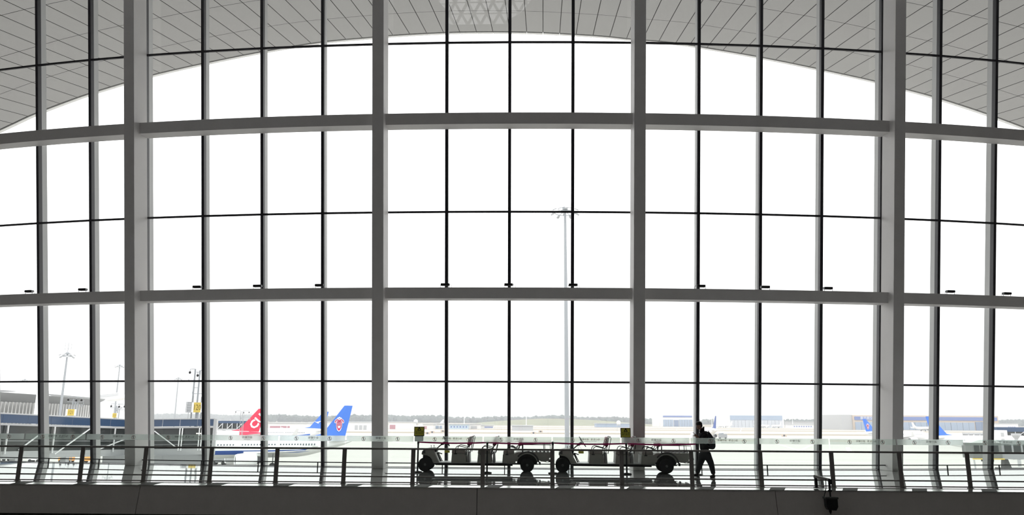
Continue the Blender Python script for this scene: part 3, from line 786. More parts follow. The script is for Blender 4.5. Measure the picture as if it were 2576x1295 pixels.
# head features
b = MB(); b.blob((c2(201, 247)[0], 0, c2(0, 247)[2]), (.015, .011, .020)); b.blob((c2(207, 268)[0], 0, c2(0, 268)[2]), (.009, .020, .008)); b.blob((c2(234, 262)[0], 0, c2(0, 262)[2]), (.050, .056, .058), 18, 12); b.blob((c2(222, 280)[0], 0, c2(0, 280)[2]), (.030, .036, .026), 14, 10); b.blob((c2(232, 236)[0], 0, c2(0, 236)[2]), (.052, .064, .050), 18, 12)
for s_ in (-1, 1): b.blob((c2(256, 236)[0], s_*.078, c2(0, 232)[2]), (.02, .012, .032))
b.build('face_features', m_skin, per, True)
b = MB()
for s_ in (-1, 1): b.blob((c2(205, 236)[0], s_*.03, c2(0, 234)[2]), (.008, .012, .007))
b.build('eyes', m_black, per, True)
b = MB(); b.blob(c2(246, 192), (.100, .089, .080), 18, 12, .03); b.blob(c2(272, 222), (.062, .084, .078), 16, 10, .03); b.blob(c2(206, 203), (.040, .066, .024), 14, 8, .05); b.blob(c2(232, 182), (.080, .078, .058), 16, 10, .05)
b.build('hair', m_hair, per, True)
b = MB(); b.prism([c2(x, y)[0::2] for x, y in ((335, 240), (332, 300), (310, 350), (285, 355), (250, 330), (262, 292), (290, 285), (308, 262))], -.088, .088); b.build('collar', m_cloth, per, bevel=.02)
# backpack and phone
bp = empty('backpack', pp+Vector((.15, 0, 0)), 0, 'dark navy backpack with a rounded lower end on the walking person', 'backpack')
def c3(cx, cy): x, _, z = c2(cx, cy); return (x-.15, z)
poly = [c3(*q) for q in ((395, 330), (420, 345), (460, 400), (492, 450), (514, 500), (514, 600), (500, 635), (462, 655), (420, 645), (402, 620), (398, 500), (385, 400))]
MB().prism(poly, -.15, .15).build('bag', m_pack, bp, bevel=.05)
MB().prism([c3(*q) for q in ((500, 480), (522, 500), (522, 600), (508, 622), (496, 600))], -.10, .10).build('front_pocket', m_pack, bp, bevel=.02)
b = MB()
for s_ in (-1, 1): b.tube([(*c3(400, 350)[:1], s_*.10, c3(400, 350)[1]), (c3(345, 318)[0], s_*.115, c3(345, 330)[1]), (c3(262, 372)[0], s_*.125, c3(0, 372)[1]), (c3(262, 440)[0], s_*.16, c3(0, 440)[1]), (c3(300, 540)[0], s_*.20, c3(0, 540)[1]), (c3(400, 600)[0], s_*.14, c3(0, 600)[1])], .016)
b.build('shoulder_strap', m_pack, bp, True)
b = MB(); b.tube([(*c3(405, 345)[:1], -.03, c3(0, 345)[1]), (c3(418, 318)[0], -.02, c3(0, 318)[1]), (c3(425, 322)[0], .02, c3(0, 322)[1]), (c3(415, 348)[0], .03, c3(0, 345)[1])], .010); b.build('carry_handle', m_pack, bp, True)
ph = c2(150, 372); tilt = math.atan2(385-350, 172-120)
p_ = MB().box((0, 0, 0), (.115, .075, .010)).build('phone', m_white, bevel=.003)
p_.location = Vector(pp)+Vector((c2(148, 368)[0], 0, c2(0, 368)[2])); p_.rotation_euler = (0, tilt, 0)
tag(p_, 'pale phone held up in the walking person\'s hands', 'phone')
MB().box((0, 0, .0056), (.105, .068, .001)).build('screen', m_awin, p_)

# ================================================================== FLOODLIGHTS ON THE LOWER BEAM
FL = [(72, 731, 'at the far left, left of the first mullion'), (207, 726, 'just left of the second mullion'), (495, 719, 'left of the first mullion right of the leftmost column'), (647, 718, 'with a looped cable, two bays left of the centre column'), (804, 714, 'overlapping the mullion nearest the column left of the carts'),
      (1119, 713, 'on the left mullion of the centre bay'), (1279, 713, 'on the middle mullion of the centre bay'), (1441, 714, 'on the right mullion of the centre bay, beside the tall mast'),
      (1764, 716, 'on the first mullion right of the column behind the carts'), (1926, 718, 'on the second mullion of the bay above the person'), (2084, 721, 'on the third mullion of the bay above the person'), (2392, 731, 'right of the rightmost column'), (2534, 735, 'at the far right edge')]
bt = BEAMS[1][0]
def make_flood():
    r = empty('floodlight', (0, 0, 0), 0, '', 'floodlight', 'floodlights along the top of the lower beam')
    MB().box((0, 0, .135), (.30, .16, .085)).build('housing', m_black, r, bevel=.012)
    b = MB(); b.bar((-.16, 0, .0), (-.16, 0, .13), .012); b.bar((.16, 0, .0), (.16, 0, .13), .012); b.bar((-.16, 0, .006), (.16, 0, .006), .03, .008); b.build('bracket', m_lgrey, r)
    b = MB(); b.box((.165, 0, .135), (.022, .11, .08)); b.build('end_cap', m_grey, r)
    b = MB(); b.tube([(.17, .02, .15), (.23, .02, .13), (.26, .02, .07), (.24, .02, .01), (.20, .02, .01)], .006, 6); b.build('cable', m_black, r, True)
    return r
f0 = make_flood()
for i, (px, py, wh) in enumerate(FL):
    o = f0 if i == 0 else copy_tree(f0)
    X = at(px, py, 28.5).x
    for _ in range(12):
        q = W(X, bt, .36)-Vector((0, 0, EYE)); X += (px-(1288+FPX*q.dot(_R)/q.dot(_F)))*.014
    o.location = W(X, bt, .36); o.rotation_euler = (0, 0, math.atan(Sl(X))+(PI if px in (804, 1764, 1926, 2084, 2392, 2534) else 0)); o['label'] = 'small black floodlight '+wh

# hanging device on a bracket over the fascia
hp = onz(2083, 1235, -.06); hp = Vector((hp.x, RY(hp.x)-.62, 0))
def hz(py): return zat(hp, py)
hl = empty('hanging_spotlight', hp, 0, 'black spotlight hanging from an arm over the walkway edge', 'spotlight')
bx = onz(2050, 1226, 0).x; bx0 = bx-hp.x
yb = RY(bx)-.22-hp.y
b = MB(); zt = hz(1207)
b.bar((bx0, yb, .0), (bx0, yb, zt+.09), .065, .065); b.box((bx0, yb, .01), (.12, .10, .02))
b.build('bracket_post', m_black, hl)
b = MB(); b.bar((bx0-.03, yb, zt+.07), (0, 0, zt), .07, .07); b.build('arm', m_rail, hl)
b = MB(); b.lathe([(.03, zt+.03), (.03, hz(1231)), (.055, hz(1233)), (.055, hz(1236)), (.02, hz(1237)), (.02, hz(1249))], n=16); b.bar((.045, 0, zt+.02), (.045, 0, zt-.11), .04); b.build('stem', m_black, hl)
zt2, zb2 = hz(1249.5), hz(1283)
MB().b2((-.17, -.11, zt2-.05), (.17, .11, zt2)).build('housing_cap', m_dgrey, hl, bevel=.006)
MB().prism([(-.15, zt2-.05), (.15, zt2-.05), (.15, zb2+.09), (.10, zb2), (-.10, zb2+.01), (-.14, zb2+.08)], -.10, .10).build('housing', m_black, hl, bevel=.01)
MB().lathe([(.035, zb2+.01), (.035, zb2-.04), (.022, zb2-.07), (.008, zb2-.10)], (-.03, 0, 0), n=14).build('connector', m_black, hl, True)
MB().tube([(-.09, 0, zt+.02), (-.10, 0, hz(1228)), (-.14, 0, hz(1240)), (-.17, 0, hz(1249))], .012).build('cable', m_black, hl, True)


# ================================================================== AIRCRAFT
def flower(b_white, b_red, f):            # petals: white outline under red strokes, f(u, v) with v upwards
    st = [[(-.10, -.10), (-.13, .45), (-.20, .75), (-.42, .80), (-.62, .62), (-.66, .40)], [(.10, -.10), (.13, .45), (.20, .75), (.42, .80), (.62, .62), (.66, .40)],
          [(-.34, .52), (-.36, .0), (-.30, -.42)], [(.34, .52), (.36, .0), (.30, -.42)]]
    for q in st: stroke2(b_white, q, .30, f)
    for y0, y1, w in ((-1.02, .4, .62),): b_white.face([b_white.bm.verts.new(f(*q)) for q in ((-.42, .5), (-.46, -.4), (-.28, -.86), (0, -1.04), (.28, -.86), (.46, -.4), (.42, .5))])
    for x, y in ((-.24, 1.02), (0, 1.12), (.24, 1.02)): disc2(b_white, x, y, .13, f, 10)
    disc2(b_white, 0, .72, .2, f, 12)
    return st
def make_plane(name, label, livery, group=None, windows='row', fin_mat=None, tail_red=False, logo=None, blue_belly=False, stripe=None, XS=1.0, wl=2.2):
    r = empty(name, (0, 0, 0), 0, label, 'airplane', group)
    Lg = 37.6; zc, R = 3.90, 1.99
    prof = [(0, 5.0, .12), (.6, 4.95, .34), (2.2, 4.82, .75), (4.5, 4.60, 1.15), (7, 4.35, 1.5), (10, 4.08, 1.85), (12.5, 3.92, 1.98), (20, zc, R), (28, zc, R), (32.2, zc, 1.98), (34.2, 3.82, 1.78), (35.8, 3.68, 1.40), (36.9, 3.52, .88), (37.45, 3.42, .42), (37.6, 3.40, .08)]
    b = MB(); n = 44; rings = []
    prof = [(x*XS, z, q) for x, z, q in prof]
    for x, z, q in prof:
        rings.append([b.bm.verts.new((x, q*math.cos(2*PI*k/n), z+q*math.sin(2*PI*k/n))) for k in range(n)])
    for i, (a, c) in enumerate(zip(rings, rings[1:])):
        for k in range(n):
            f = b.face([a[k], a[(k+1) % n], c[(k+1) % n], c[k]]); cz = math.sin(2*PI*(k+.5)/n)
            x = (prof[i][0]+prof[i+1][0])/2
            mi = 0
            lo_ = -.50-.20*max(0, x-8)/26
            if stripe and lo_ < cz < -.34 and x > 8: mi = 1
            if stripe and (cz <= lo_ or (x <= 8 and cz < -.4)): mi = 2
            if blue_belly and cz < -.25 and 6 < x < 30: mi = 1
            if blue_belly and cz < -.25 and x >= 30: mi = 0
            if tail_red and x < 9.0-3.5*cz: mi = 3
            f.material_index = mi
    b.face(rings[0][::-1]); b.face(rings[-1])
    fus = b.build('fuselage', [m_white, m_navy if stripe else m_blue, m_belly, livery], r, True)
    # fin
    b = MB(); secs = [((9.6, 5.82), (7.4, 6.0), (1.9, 5.6), .17), ((7.0, 6.3), (6.6, 6.5), (1.75, 6.1), .16), ((2.35, 11.75), (2.1, 11.8), (.45, 11.75), .06)]
    V = []; FT = .94 if XS < 1 else 1.0
    for (x2, z2), (x1, z1), (x0, z0), t in secs:
        x2, x1, x0 = x2*XS, x1*XS, x0*XS
        V.append([b.bm.verts.new(p) for p in ((x2, 0, z2), ((x1+x0)/2+.4, -t, (z1+z0)/2), (x0, 0, z0), ((x1+x0)/2+.4, t, (z1+z0)/2))])
    for a, c in zip(V, V[1:]):
        for k in range(4): b.face([a[k], a[(k+1) % 4], c[(k+1) % 4], c[k]])
    b.face(V[0][::-1]); b.face(V[-1])
    fin = b.build('tail_fin', fin_mat or livery, r)
    if logo == 'flower':
        for s_ in (-1, 1):
            f = lambda u, v, o=0: (3.0-u*1.2, s_*.20, 8.0+v*1.25)
            bw, br = MB(), MB(); st = flower(bw, br, f); lo = bw.build('emblem', m_white, fin)
            f2 = lambda u, v: (3.0-u*1.2, s_*.215, 8.0+v*1.25)
            b = MB()
            for q in st: stroke2(b, q, .15, f2)
            b.face([b.bm.verts.new(f2(*q)) for q in ((-.30, -.52), (-.14, -.40), (0, -.58), (.14, -.40), (.30, -.52), (.20, -.80), (0, -.92), (-.20, -.80))])
            stroke2(b, [(0, .72), (0, .56)], .16, f2); disc2(b, -.24, 1.02, .05, f2, 8); disc2(b, .24, 1.02, .05, f2, 8); disc2(b, 0, 1.12, .05, f2, 8)
            b.build('emblem_petals', m_lred2, fin)
    if logo == 'bird':
        for s_ in (-1, 1):
            f = lambda u, v: (4.3-u, s_*.2, 8.0+v); b = MB()
            for poly in (((-1.4, .35), (-.2, -.3), (.5, .1), (.1, .2), (-.3, .05)), ((.1, -.2), (.9, .1), (1.5, .55), (.7, .35), (.2, .2)), ((-.3, -.3), (.4, -.1), (.3, -.5))):
                b.face([b.bm.verts.new(f(*q)) for q in poly])
            b.build('emblem', m_white, fin)
    if logo == 'CU':
        for s_, mir in ((-1, False), (1, True)):
            t = text_mesh('tail_letters', 'CU', 3.0, m_white, fin, (5.0, s_*.21, 8.0), (PI/2, 0, 0) if s_ < 0 else (PI/2, 0, 0), mirror=True, bold=.09)
            t.data.transform(Matrix.Rotation(-math.radians(48), 4, 'Z')); t.location = (2.5, s_*.21, 8.3)
    # wings
    for s_ in (-1, 1):
        b = MB(); V = []
        for y, le, ch, z, t in ((1.2, 24.6, 7.2, 2.75, .45), (6.2, 21.8, 4.3, 3.05, .30), (16.6, 15.9, 1.7, 3.75, .10)):
            le -= 37.6*(1-XS)*.55
            V.append([b.bm.verts.new(p) for p in ((le, s_*y, z), (le-ch*.35, s_*y, z+t*.6), (le-ch, s_*y, z-.02), (le-ch*.4, s_*y, z-t*.5))])
        for a, c in zip(V, V[1:]):
            for k in range(4): b.face([a[k], a[(k+1) % 4], c[(k+1) % 4], c[k]])
        b.face(V[0][::-1]); b.face(V[-1])
        wg = b.build('wing', m_belly, r)
        dl = 37.6*(1-XS)*.55; b = MB(); b.hexa([(15.9-dl, s_*16.6, 3.70), (14.2-dl, s_*16.6, 3.70), (14.2-dl, s_*16.66, 3.76), (15.9-dl, s_*16.66, 3.76), (14.6-dl, s_*17.1, 3.72+wl), (13.7-dl, s_*17.1, 3.72+wl), (13.7-dl, s_*17.16, 3.72+wl), (14.6-dl, s_*17.16, 3.72+wl)])
        b.build('winglet', m_belly, wg)
        b = MB(); V = []
        for y, le, ch, z, t in ((.6, 5.6, 3.6, 4.75, .18), (6.2, 2.4, 1.4, 5.25, .06)):
            V.append([b.bm.verts.new(p) for p in ((le, s_*y, z), (le-ch*.4, s_*y, z+t), (le-ch, s_*y, z), (le-ch*.4, s_*y, z-t))])
        for k in range(4): b.face([V[0][k], V[0][(k+1) % 4], V[1][(k+1) % 4], V[1][k]])
        b.face(V[0][::-1]); b.face(V[1]); b.build('stabilizer', m_belly, r)
        # engine
        ed = -37.6*(1-XS)*.55
        b = MB(); b.lathe([(.80, 25.45), (1.02, 25.6), (1.16, 25.2), (1.20, 24.3), (1.12, 22.9), (.90, 21.9), (.86, 21.85)], (0, s_*5.75, 1.75), 'X', 24); b.b2((21.2, s_*5.75-.12, 2.5), (24.2, s_*5.75+.12, 3.3))
        en = b.build('engine', m_white, r, True); en.location = (ed, 0, 0)
        MB().lathe([(.79, 25.47), (.79, 24.6), (.2, 24.5)], (0, s_*5.75, 1.75), 'X', 24).build('intake', m_engine, en)
        MB().lathe([(.70, 22.0), (.55, 21.2), (.25, 20.7)], (0, s_*5.75, 1.75), 'X', 18).build('exhaust_cone', m_engine, en, True)
        # main gear
        b = MB(); b.tube([(18.6, s_*3.8, 2.9), (18.6, s_*3.8, .55)], .12); b.build('landing_gear', m_grey, r).location = (ed, 0, 0)
        b = MB(); b.lathe([(.2, -.45), (.56, -.42), (.56, -.12), (.2, -.1), (.2, .1), (.56, .12), (.56, .42), (.2, .45)], (18.6, s_*3.8, .56), 'Y', 18); b.build('wheel', m_rubber, r).location = (ed, 0, 0)
    b = MB(); b.tube([(31.8*XS, 0, 2.2), (31.8*XS, 0, .4)], .1); b.build('landing_gear', m_grey, r)
    MB().lathe([(.15, -.35), (.4, -.33), (.4, .33), (.15, .35)], (31.8*XS, 0, .4), 'Y', 16).build('wheel', m_rubber, r)
    # windows
    xw = [9.2*XS+.533*k for k in range(int(44*XS)) if k not in (13, 26, 27)]
    def wrow(b, s_, xx):
        z = zc+.42; y = s_*(math.sqrt(R*R-.42**2)+.015); b.box((xx, y, z), (.24, .03, .36), rx=-s_*.21)
    if windows == 'parts':
        for xx in xw:
            b = MB(); wrow(b, -1, xx); wrow_o = b.build('cabin_window', m_awin, r, bevel=.0)
    b = MB()
    for xx in xw:
        if windows != 'parts': wrow(b, -1, xx)
        wrow(b, 1, xx)
    b.build('window_row', m_awin, r)
    b = MB(); b.box((35.9*XS, 0, 4.55), (.9, 1.5, .35)); b.build('cockpit_window', m_engine, r)
    return r
def put_plane(o, px, py_hint, Y, rz, sc=1.0):
    p = at(px, 1060, Y); o.location = (p.x, p.y, GZ); o.rotation_euler = (0, 0, rz); o.scale = (sc,)*3
LEFT = PI+math.radians(25)
pA = make_plane('airplane', 'white airliner with a blue fin and pink flower emblem, nearest plane on the left', m_blue, windows='parts', logo='flower', stripe=True, XS=.88, wl=.75)
put_plane(pA, 890, 0, 157, PI+math.radians(28))
# mirror-side plane: local y=-1 side faces away when the nose points left, so windows sit on both sides
pB = make_plane('airplane', 'white airliner with a red tail lettered CU, behind the nearest plane on the left', m_lred, logo='CU', tail_red=True)
put_plane(pB, 671, 0, 214, LEFT)
pC = make_plane('airplane', 'airliner with a white bird on its blue fin, left of the big blue fin', m_blue, logo='bird', blue_belly=True)
put_plane(pC, 829, 0, 286, LEFT)
pD = make_plane('airplane', 'small white airliner with a blue fin and flower emblem, left of the rightmost column', m_blue, logo='flower')
put_plane(pD, 2168, 0, 350, math.radians(12), .90)
pE = make_plane('airplane', 'white airliner with a blue fin partly behind a mullion, right of the rightmost column', m_blue, logo='flower')
put_plane(pE, 2326, 0, 235, math.radians(4), .93)
pF = make_plane('airplane', 'white airliner seen from behind on the apron, right of the walking person', m_navy)
put_plane(pF, 1803, 0, 390, PI/2+math.radians(2))
pG = make_plane('airplane', 'tiny white airliner parked before the left end of the long grey hangar', m_white)
put_plane(pG, 1843, 0, 1180, math.radians(200), .8)
for px, rz, lb in ((1896, 25, 'tiny white airliner parked before the middle of the long grey hangar'), (1966, 100, 'tiny white airliner parked before the right end of the long grey hangar'), (1118, 170, 'tiny white airliner by the white sheds, behind the left mullion of the centre bay'), (2292, 15, 'tiny white airliner before the blue and tan hangar, right of the rightmost column')):
    c = copy_tree(pG, None, None, None, lb); put_plane(c, px, 0, 1150 if px > 1800 and px < 2000 else 860, math.radians(rz), .8)

# ================================================================== TERMINAL WING, CORRIDOR, GATE MASTS (left)
tb = empty('terminal_wing', at(60, 1040, 255), 0, 'distant terminal wing with a sweeping white roof and upright fins, far left', 'terminal building')
def TO(b, name, m, par=tb, sm=False):
    o = b.build(name, m, par, sm)
    if par is tb: o.location = -tb.location
    return o
def tp(px, py, Y): return at(px, py, Y)
A0, A1 = at(-90, 1006, 218), at(236, 1019, 323)
dA = (A1-A0); 
b = MB(); b.hexa([Vector((A0.x-.6, A0.y, GZ)), Vector((A1.x-.6, A1.y, GZ)), Vector((A1.x-30, A1.y+4, GZ)), Vector((A0.x-30, A0.y+4, GZ)), A0+Vector((-.6, 0, 0)), A1+Vector((-.6, 0, 0)), A1+Vector((-30, 4, 0)), A0+Vector((-30, 4, 0))]); TO(b, 'glass_wall', m_dglass)
for k in range(40):
    p = A0+dA*(k/40.0); q = Vector((p.x, p.y, GZ)); b = MB(); b.bar(q+Vector((.12, 0, 0)), p+Vector((.12, 0, 0)), 1.3, .5, up=(0, 1, 0)); TO(b, 'fin', m_cream)
roof = [(x_, a_, b_, 1.7*y_) for x_, a_, b_, y_ in ((-90, 960, 983, 118), (0, 968, 986, 126), (90, 979, 992, 138), (130, 984, 996, 145), (228, 995, 1004, 172), (262, 1002, 1007, 188), (284, 1009, 1010, 205))]
b = MB(); sf = MB()
for (x0, t0, u0, Y0), (x1, t1, u1, Y1) in zip(roof, roof[1:]):
    a, c = at(x0, u0, Y0), at(x1, u1, Y1); at_, ct = at(x0, t0, Y0), at(x1, t1, Y1); bk = Vector((-20, 60, 3.0))
    b.hexa([a, c, ct, at_, a+bk, c+bk, ct+bk, at_+bk])
TO(b, 'roof', m_white)
sf = MB(); SFp = [(-90, 983, 118*1.7), (0, 986, 126*1.7), (130, 996, 145*1.7), (228, 1004, 172*1.7), (262, 1007, 188*1.7)]
for (x0, t0, Y0), (x1, t1, Y1) in zip(SFp, SFp[1:]):
    a, c = at(x0, t0, Y0), at(x1, t1, Y1)
    f0 = A0+dA*max(0, min(1, (x0+90)/326.0)); f1 = A0+dA*max(0, min(1, (x1+90)/326.0))
    sf.hexa([a, c, f1, f0, a+Vector((0, 1, .6)), c+Vector((0, 1, .6)), f1+Vector((0, 1, .6)), f0+Vector((0, 1, .6))])
TO(sf, 'roof_soffit', m_grey)
for x0, Y0 in ((90, 195),):
    p = at(x0, 1040, Y0); q = at(x0+8, 972, Y0+6); b = MB(); b.tube([(p.x-.6, p.y, GZ), p, q], [.5, .45, .32], 10)
    if x0 < 100: TO(b, 'slanted_pillar', m_white)
    else: b.bm.free()

cr = empty('boarding_corridor', at(200, 1140, 75), 0, 'glazed boarding corridor with a blue roof band and white bracing, lower left', 'boarding corridor')
C0, C1, C2 = at(-60, 1035.5, 60), at(322, 1054.3, 80), at(541, 1052.3, 81)
def CO(b, name, m, par=cr):
    o = b.build(name, m, par); 
    if par is cr: o.location = -cr.location
    return o
def seg(P, Q, z0, z1, y0=0.0, y1=.12):
    b = MB(); h = lambda p, z, y: Vector((p.x-.40*y, p.y+.92*y, p.z+z))
    b.hexa([h(P, z0, y0), h(Q, z0, y0), h(Q, z0, y1), h(P, z0, y1), h(P, z1, y0), h(Q, z1, y0), h(Q, z1, y1), h(P, z1, y1)]); return b
for P, Q in ((C0, C1), (C1, C2)):
    CO(seg(P, Q, -.07, .02, -.05, 3.6), 'roof_cap', m_lgrey)
    n = 7 if P is C0 else 5
    for k in range(n):
        a, c = P.lerp(Q, k/n), P.lerp(Q, (k+1)/n); e = (c-a).normalized()*.01
        CO(seg(a+e, c-e, -.76, -.07, 0, .2), 'blue_band_panel', m_bglass)
    CO(seg(P, Q, -.95, -.79, -.03, .2), 'trim_line', m_lgrey)
    CO(seg(P, Q, -3.0, -.95, .15, .25), 'glazing', m_dglass)
    CO(seg(P, Q, -3.0, -.95, 3.3, 3.5), 'rear_glazing', m_dglass)
    CO(seg(P, Q, -3.6, -3.0, -.02, 3.5), 'floor_panel', m_lgrey)
    CO(seg(P, Q, -2.2, -2.14, .05, .12), 'handrail', m_grey); CO(seg(P, Q, -2.6, -2.55, .05, .12), 'handrail', m_grey)
def on(px):                                  # point of the corridor line above image column px
    P, Q = (C0, C1) if px < 322 else (C1, C2)
    x0, x1 = (-60, 322) if px < 322 else (322, 541); lo, hi = 0, 1
    for _ in range(30):
        t = (lo+hi)/2; p = P.lerp(Q, t)-Vector((0, 0, EYE)); x = 1288+FPX*p.dot(_R)/p.dot(_F)
        if x < px: lo = t
        else: hi = t
    return P.lerp(Q, t)
for px in (22, 139, 459, 508, 290):
    p = on(px)
    for s_ in (-.13, .13):
        b = MB(); b.bar(p+Vector((s_, -.02, -3.2)), p+Vector((s_, -.02, -.95)), .10, .10); CO(b, 'upright', m_white)
for pa, za, pb, zb in ((60, -2.9, 115, -1.4), (150, -3.3, 232, -1.0), (262, -2.9, 325, -1.9), (392, -1.2, 452, -2.9)):
    b = MB(); b.bar(on(pa)+Vector((0, -.05, za)), on(pb)+Vector((0, -.05, zb)), .09, .09); CO(b, 'brace', m_white)
p = on(500); CO(MB().box(p+Vector((.1, .12, -1.5)), (.55, .03, .10)), 'sign_light', mat('lit_sign', (.9, .9, .8), .5, emis=((1, .97, .85), 1.2)))
b = MB(); q0, q1 = on(262), C2; b.hexa([(q0.x, q0.y+.6, GZ), (q1.x, q1.y+.6, GZ), (q1.x-1.8, q1.y+4, GZ), (q0.x-1.8, q0.y+4, GZ), (q0.x, q0.y+.6, q0.z-3.62), (q1.x, q1.y+.6, q1.z-3.62), (q1.x-1.8, q1.y+4, q1.z-3.62), (q0.x-1.8, q0.y+4, q0.z-3.62)]); CO(b, 'ground_storey', m_grey)
for px in (20, 150): p = on(px); b = MB(); b.box((p.x, p.y+1.6, (p.z-3.6+GZ)/2), (.5, .5, p.z-3.6-GZ)); CO(b, 'support_column', m_lgrey)
b = MB(); b.box(C2+Vector((.05, .1, -1.85)), (.3, .3, 3.6)); CO(b, 'end_frame', m_lgrey)

def gate_sign(num, x0, x1, y0, y1, Y, label, big=False):
    p = at((x0+x1)/2, y1, Y); h = at((x0+x1)/2, y0, Y).z-p.z; w_ = (x1-x0)*Y/FPX
    r = empty('gate_sign', p, 0, label, 'gate sign', 'yellow gate number signs on masts')
    MB().box((-w_*.10, .25, h/2), (w_*1.0, .5, h)).build('sign_box', m_white, r, bevel=.02)
    f = MB().box((w_*.04, -.02, h/2), (w_*.80, .04, h)).build('sign_face', m_gyellow, r)
    text_mesh('number', num, h*.80, mat('gate_number', (.16, .11, .02), .6), f, (w_*.04, -.045, h*.48), (PI/2, 0, 0), sx=.72)
    b = MB(); b.b2((-w_*.25, .3, GZ-p.z), (w_*.05, .6, 0)); b.build('pedestal', m_mast, r)
    return r
gate_sign('120', 483.5, 505, 1012, 1037, 84, 'yellow gate sign 120 on the corridor roof')
gate_sign('121', 166.5, 187, 1029, 1045, 96, 'yellow gate sign 121 over the corridor, left')
gate_sign('123', 281, 293, 1039, 1050, 120, 'yellow gate sign 123 over the corridor, beside the leftmost column')
def camera_mast(x, ybase, ytop, Y, label, polesdx, big=True):
    p = at(x, ybase, Y); r = empty('camera_mast', p, 0, label, 'mast', 'masts with cameras beside the gate signs'); m2 = Y/FPX; H = at(x, ytop, Y).z-p.z
    for i, dx in enumerate(polesdx):
        h = H*(1, .97, .62)[i]; b = MB(); b.tube([(dx*m2, .6, GZ-p.z), (dx*m2, .6, h)], .09 if big else .07, 8); b.build('pole', m_mast, r)
    for zf, a_, c_ in ((.74, -14, 26), (.50, -2, 26), (.62, 0, 12)):
        b = MB(); b.bar((a_*m2, .6, H*zf), (c_*m2, .6, H*zf), .05); b.bar((a_*m2, .6, H*zf), (a_*m2, .6, H*zf+.25), .05); b.bar((c_*m2, .6, H*zf), (c_*m2, .6, H*zf+.25), .05); b.build('cross_arm', m_mast, r)
    for dx, zf in ((-13, .93), (7, .87), (20, .90)):
        b = MB(); b.tube([(dx*m2, .6, H*zf+.12), (dx*m2, .6, H*zf+.35), ((dx+(-4 if dx > 0 else 4))*m2, .6, H*zf+.38), (polesdx[0 if dx < 0 else 1]*m2, .6, H*zf+.38)], .03, 6); b.build('camera_arm', m_mast, r)
        b = MB(); b.blob((dx*m2, .6, H*zf), (.13, .13, .15), 10, 7); b.build('camera', m_black, r, True)
    for dx, z0f, z1f in ((2, .32, .46), (24, .28, .44)):
        b = MB(); b.box((dx*m2, .45, H*(z0f+z1f)/2), (.14, .1, H*(z1f-z0f))); b.build('antenna_panel', m_grey, r)
    return r
camera_mast(474.5, 1053, 927, 85, 'tall grey mast cluster with cameras and antennas behind gate sign 120', (0, 12, 24))
b = MB(); p = at(467, 1037, 85); H_ = (1037-1012)*85/FPX
for k in range(5): b.bar(p+Vector((0, 0, H_*k/4)), p+Vector((.6, 0, H_*k/4)), .03)
b.bar(p, p+Vector((0, 0, H_)), .04); b.bar(p+Vector((.6, 0, 0)), p+Vector((.6, 0, H_)), .04); b.bar(p+Vector((.3, .05, 0)), p+Vector((.3, .05, H_)), .5, .02, up=(0, 1, 0))
b.bar(p+Vector((.3, 0, -.75)), p+Vector((.3, 0, 0)), .05)
tag(b.build('ladder_frame', m_lgrey), 'pale slatted frame left of gate sign 120', 'frame')
camera_mast(175, 1030, 1003, 97, 'short mast with cameras standing over gate sign 121', (0, 6, 12), False)
camera_mast(286, 1040, 1020, 121, 'short mast with cameras standing over gate sign 123', (0, 4, 8), False)
camera_mast(602, 1064, 1034, 200, 'short mast with antennas above the distant bridge, left of the red tail', (0, 5, 8), False)

# ================================================================== FLOODLIGHT MASTS
def light_mast(px, py, Y, label, R=2.4, antenna=False):
    p = at(px, py, Y); r = empty('floodlight_mast', (p.x, p.y, GZ), 0, label, 'floodlight mast', 'tall floodlight masts on the apron'); H = p.z-GZ
    MB().tube([(0, 0, 0), (0, 0, H*.6), (0, 0, H)], [.42, .32, .20], 14).build('pole', m_mast, r, True)
    b = MB(); b.tube([(R*.75*math.cos(2*PI*k/20), R*.75*math.sin(2*PI*k/20), H-.9) for k in range(21)], .07, 6, cap=False)
    b.tube([(R*.5*math.cos(2*PI*k/20), R*.5*math.sin(2*PI*k/20), H-.2) for k in range(21)], .06, 6, cap=False)
    for k in range(6): a = 2*PI*k/6; b.bar((0, 0, H-.5), (R*.75*math.cos(a), R*.75*math.sin(a), H-.9), .08)
    b.lathe([(.5, H-.3), (.5, H+.1), (.2, H+.3)], n=12); b.build('head_ring', m_mast, r)
    for k in range(12):
        a = 2*PI*k/12; b = MB(); b.box((R*.92*math.cos(a), R*.92*math.sin(a), H-(.55 if k % 2 else 1.15)), (.62, .42, .22), rz=a, ry=.5); b.build('lamp_head', m_lgrey, r)
    if antenna:
        b = MB(); b.tube([(0, 0, H), (0, 0, H+3.0)], .06, 6); b.bar((-.9, 0, H+1.2), (.9, 0, H+1.2), .05)
        b.bar((-.9, 0, H+.8), (-.9, 0, H+3), .05); b.bar((.9, 0, H+.8), (.9, 0, H+3), .05); b.build('antenna', m_mast, r)
light_mast(1421.5, 523, 130, 'tall white floodlight mast rising behind the centre bay')
light_mast(170, 888, 222, 'pale floodlight mast with an antenna on top, left of gate sign 121', R=2.0, antenna=True)
light_mast(301.5, 918, 400, 'slender floodlight mast just left of the leftmost column')
light_mast(449, 950, 500, 'slender floodlight mast left of gate sign 120')
light_mast(63, 954, 480, 'floodlight mast top above the terminal roof, far left')

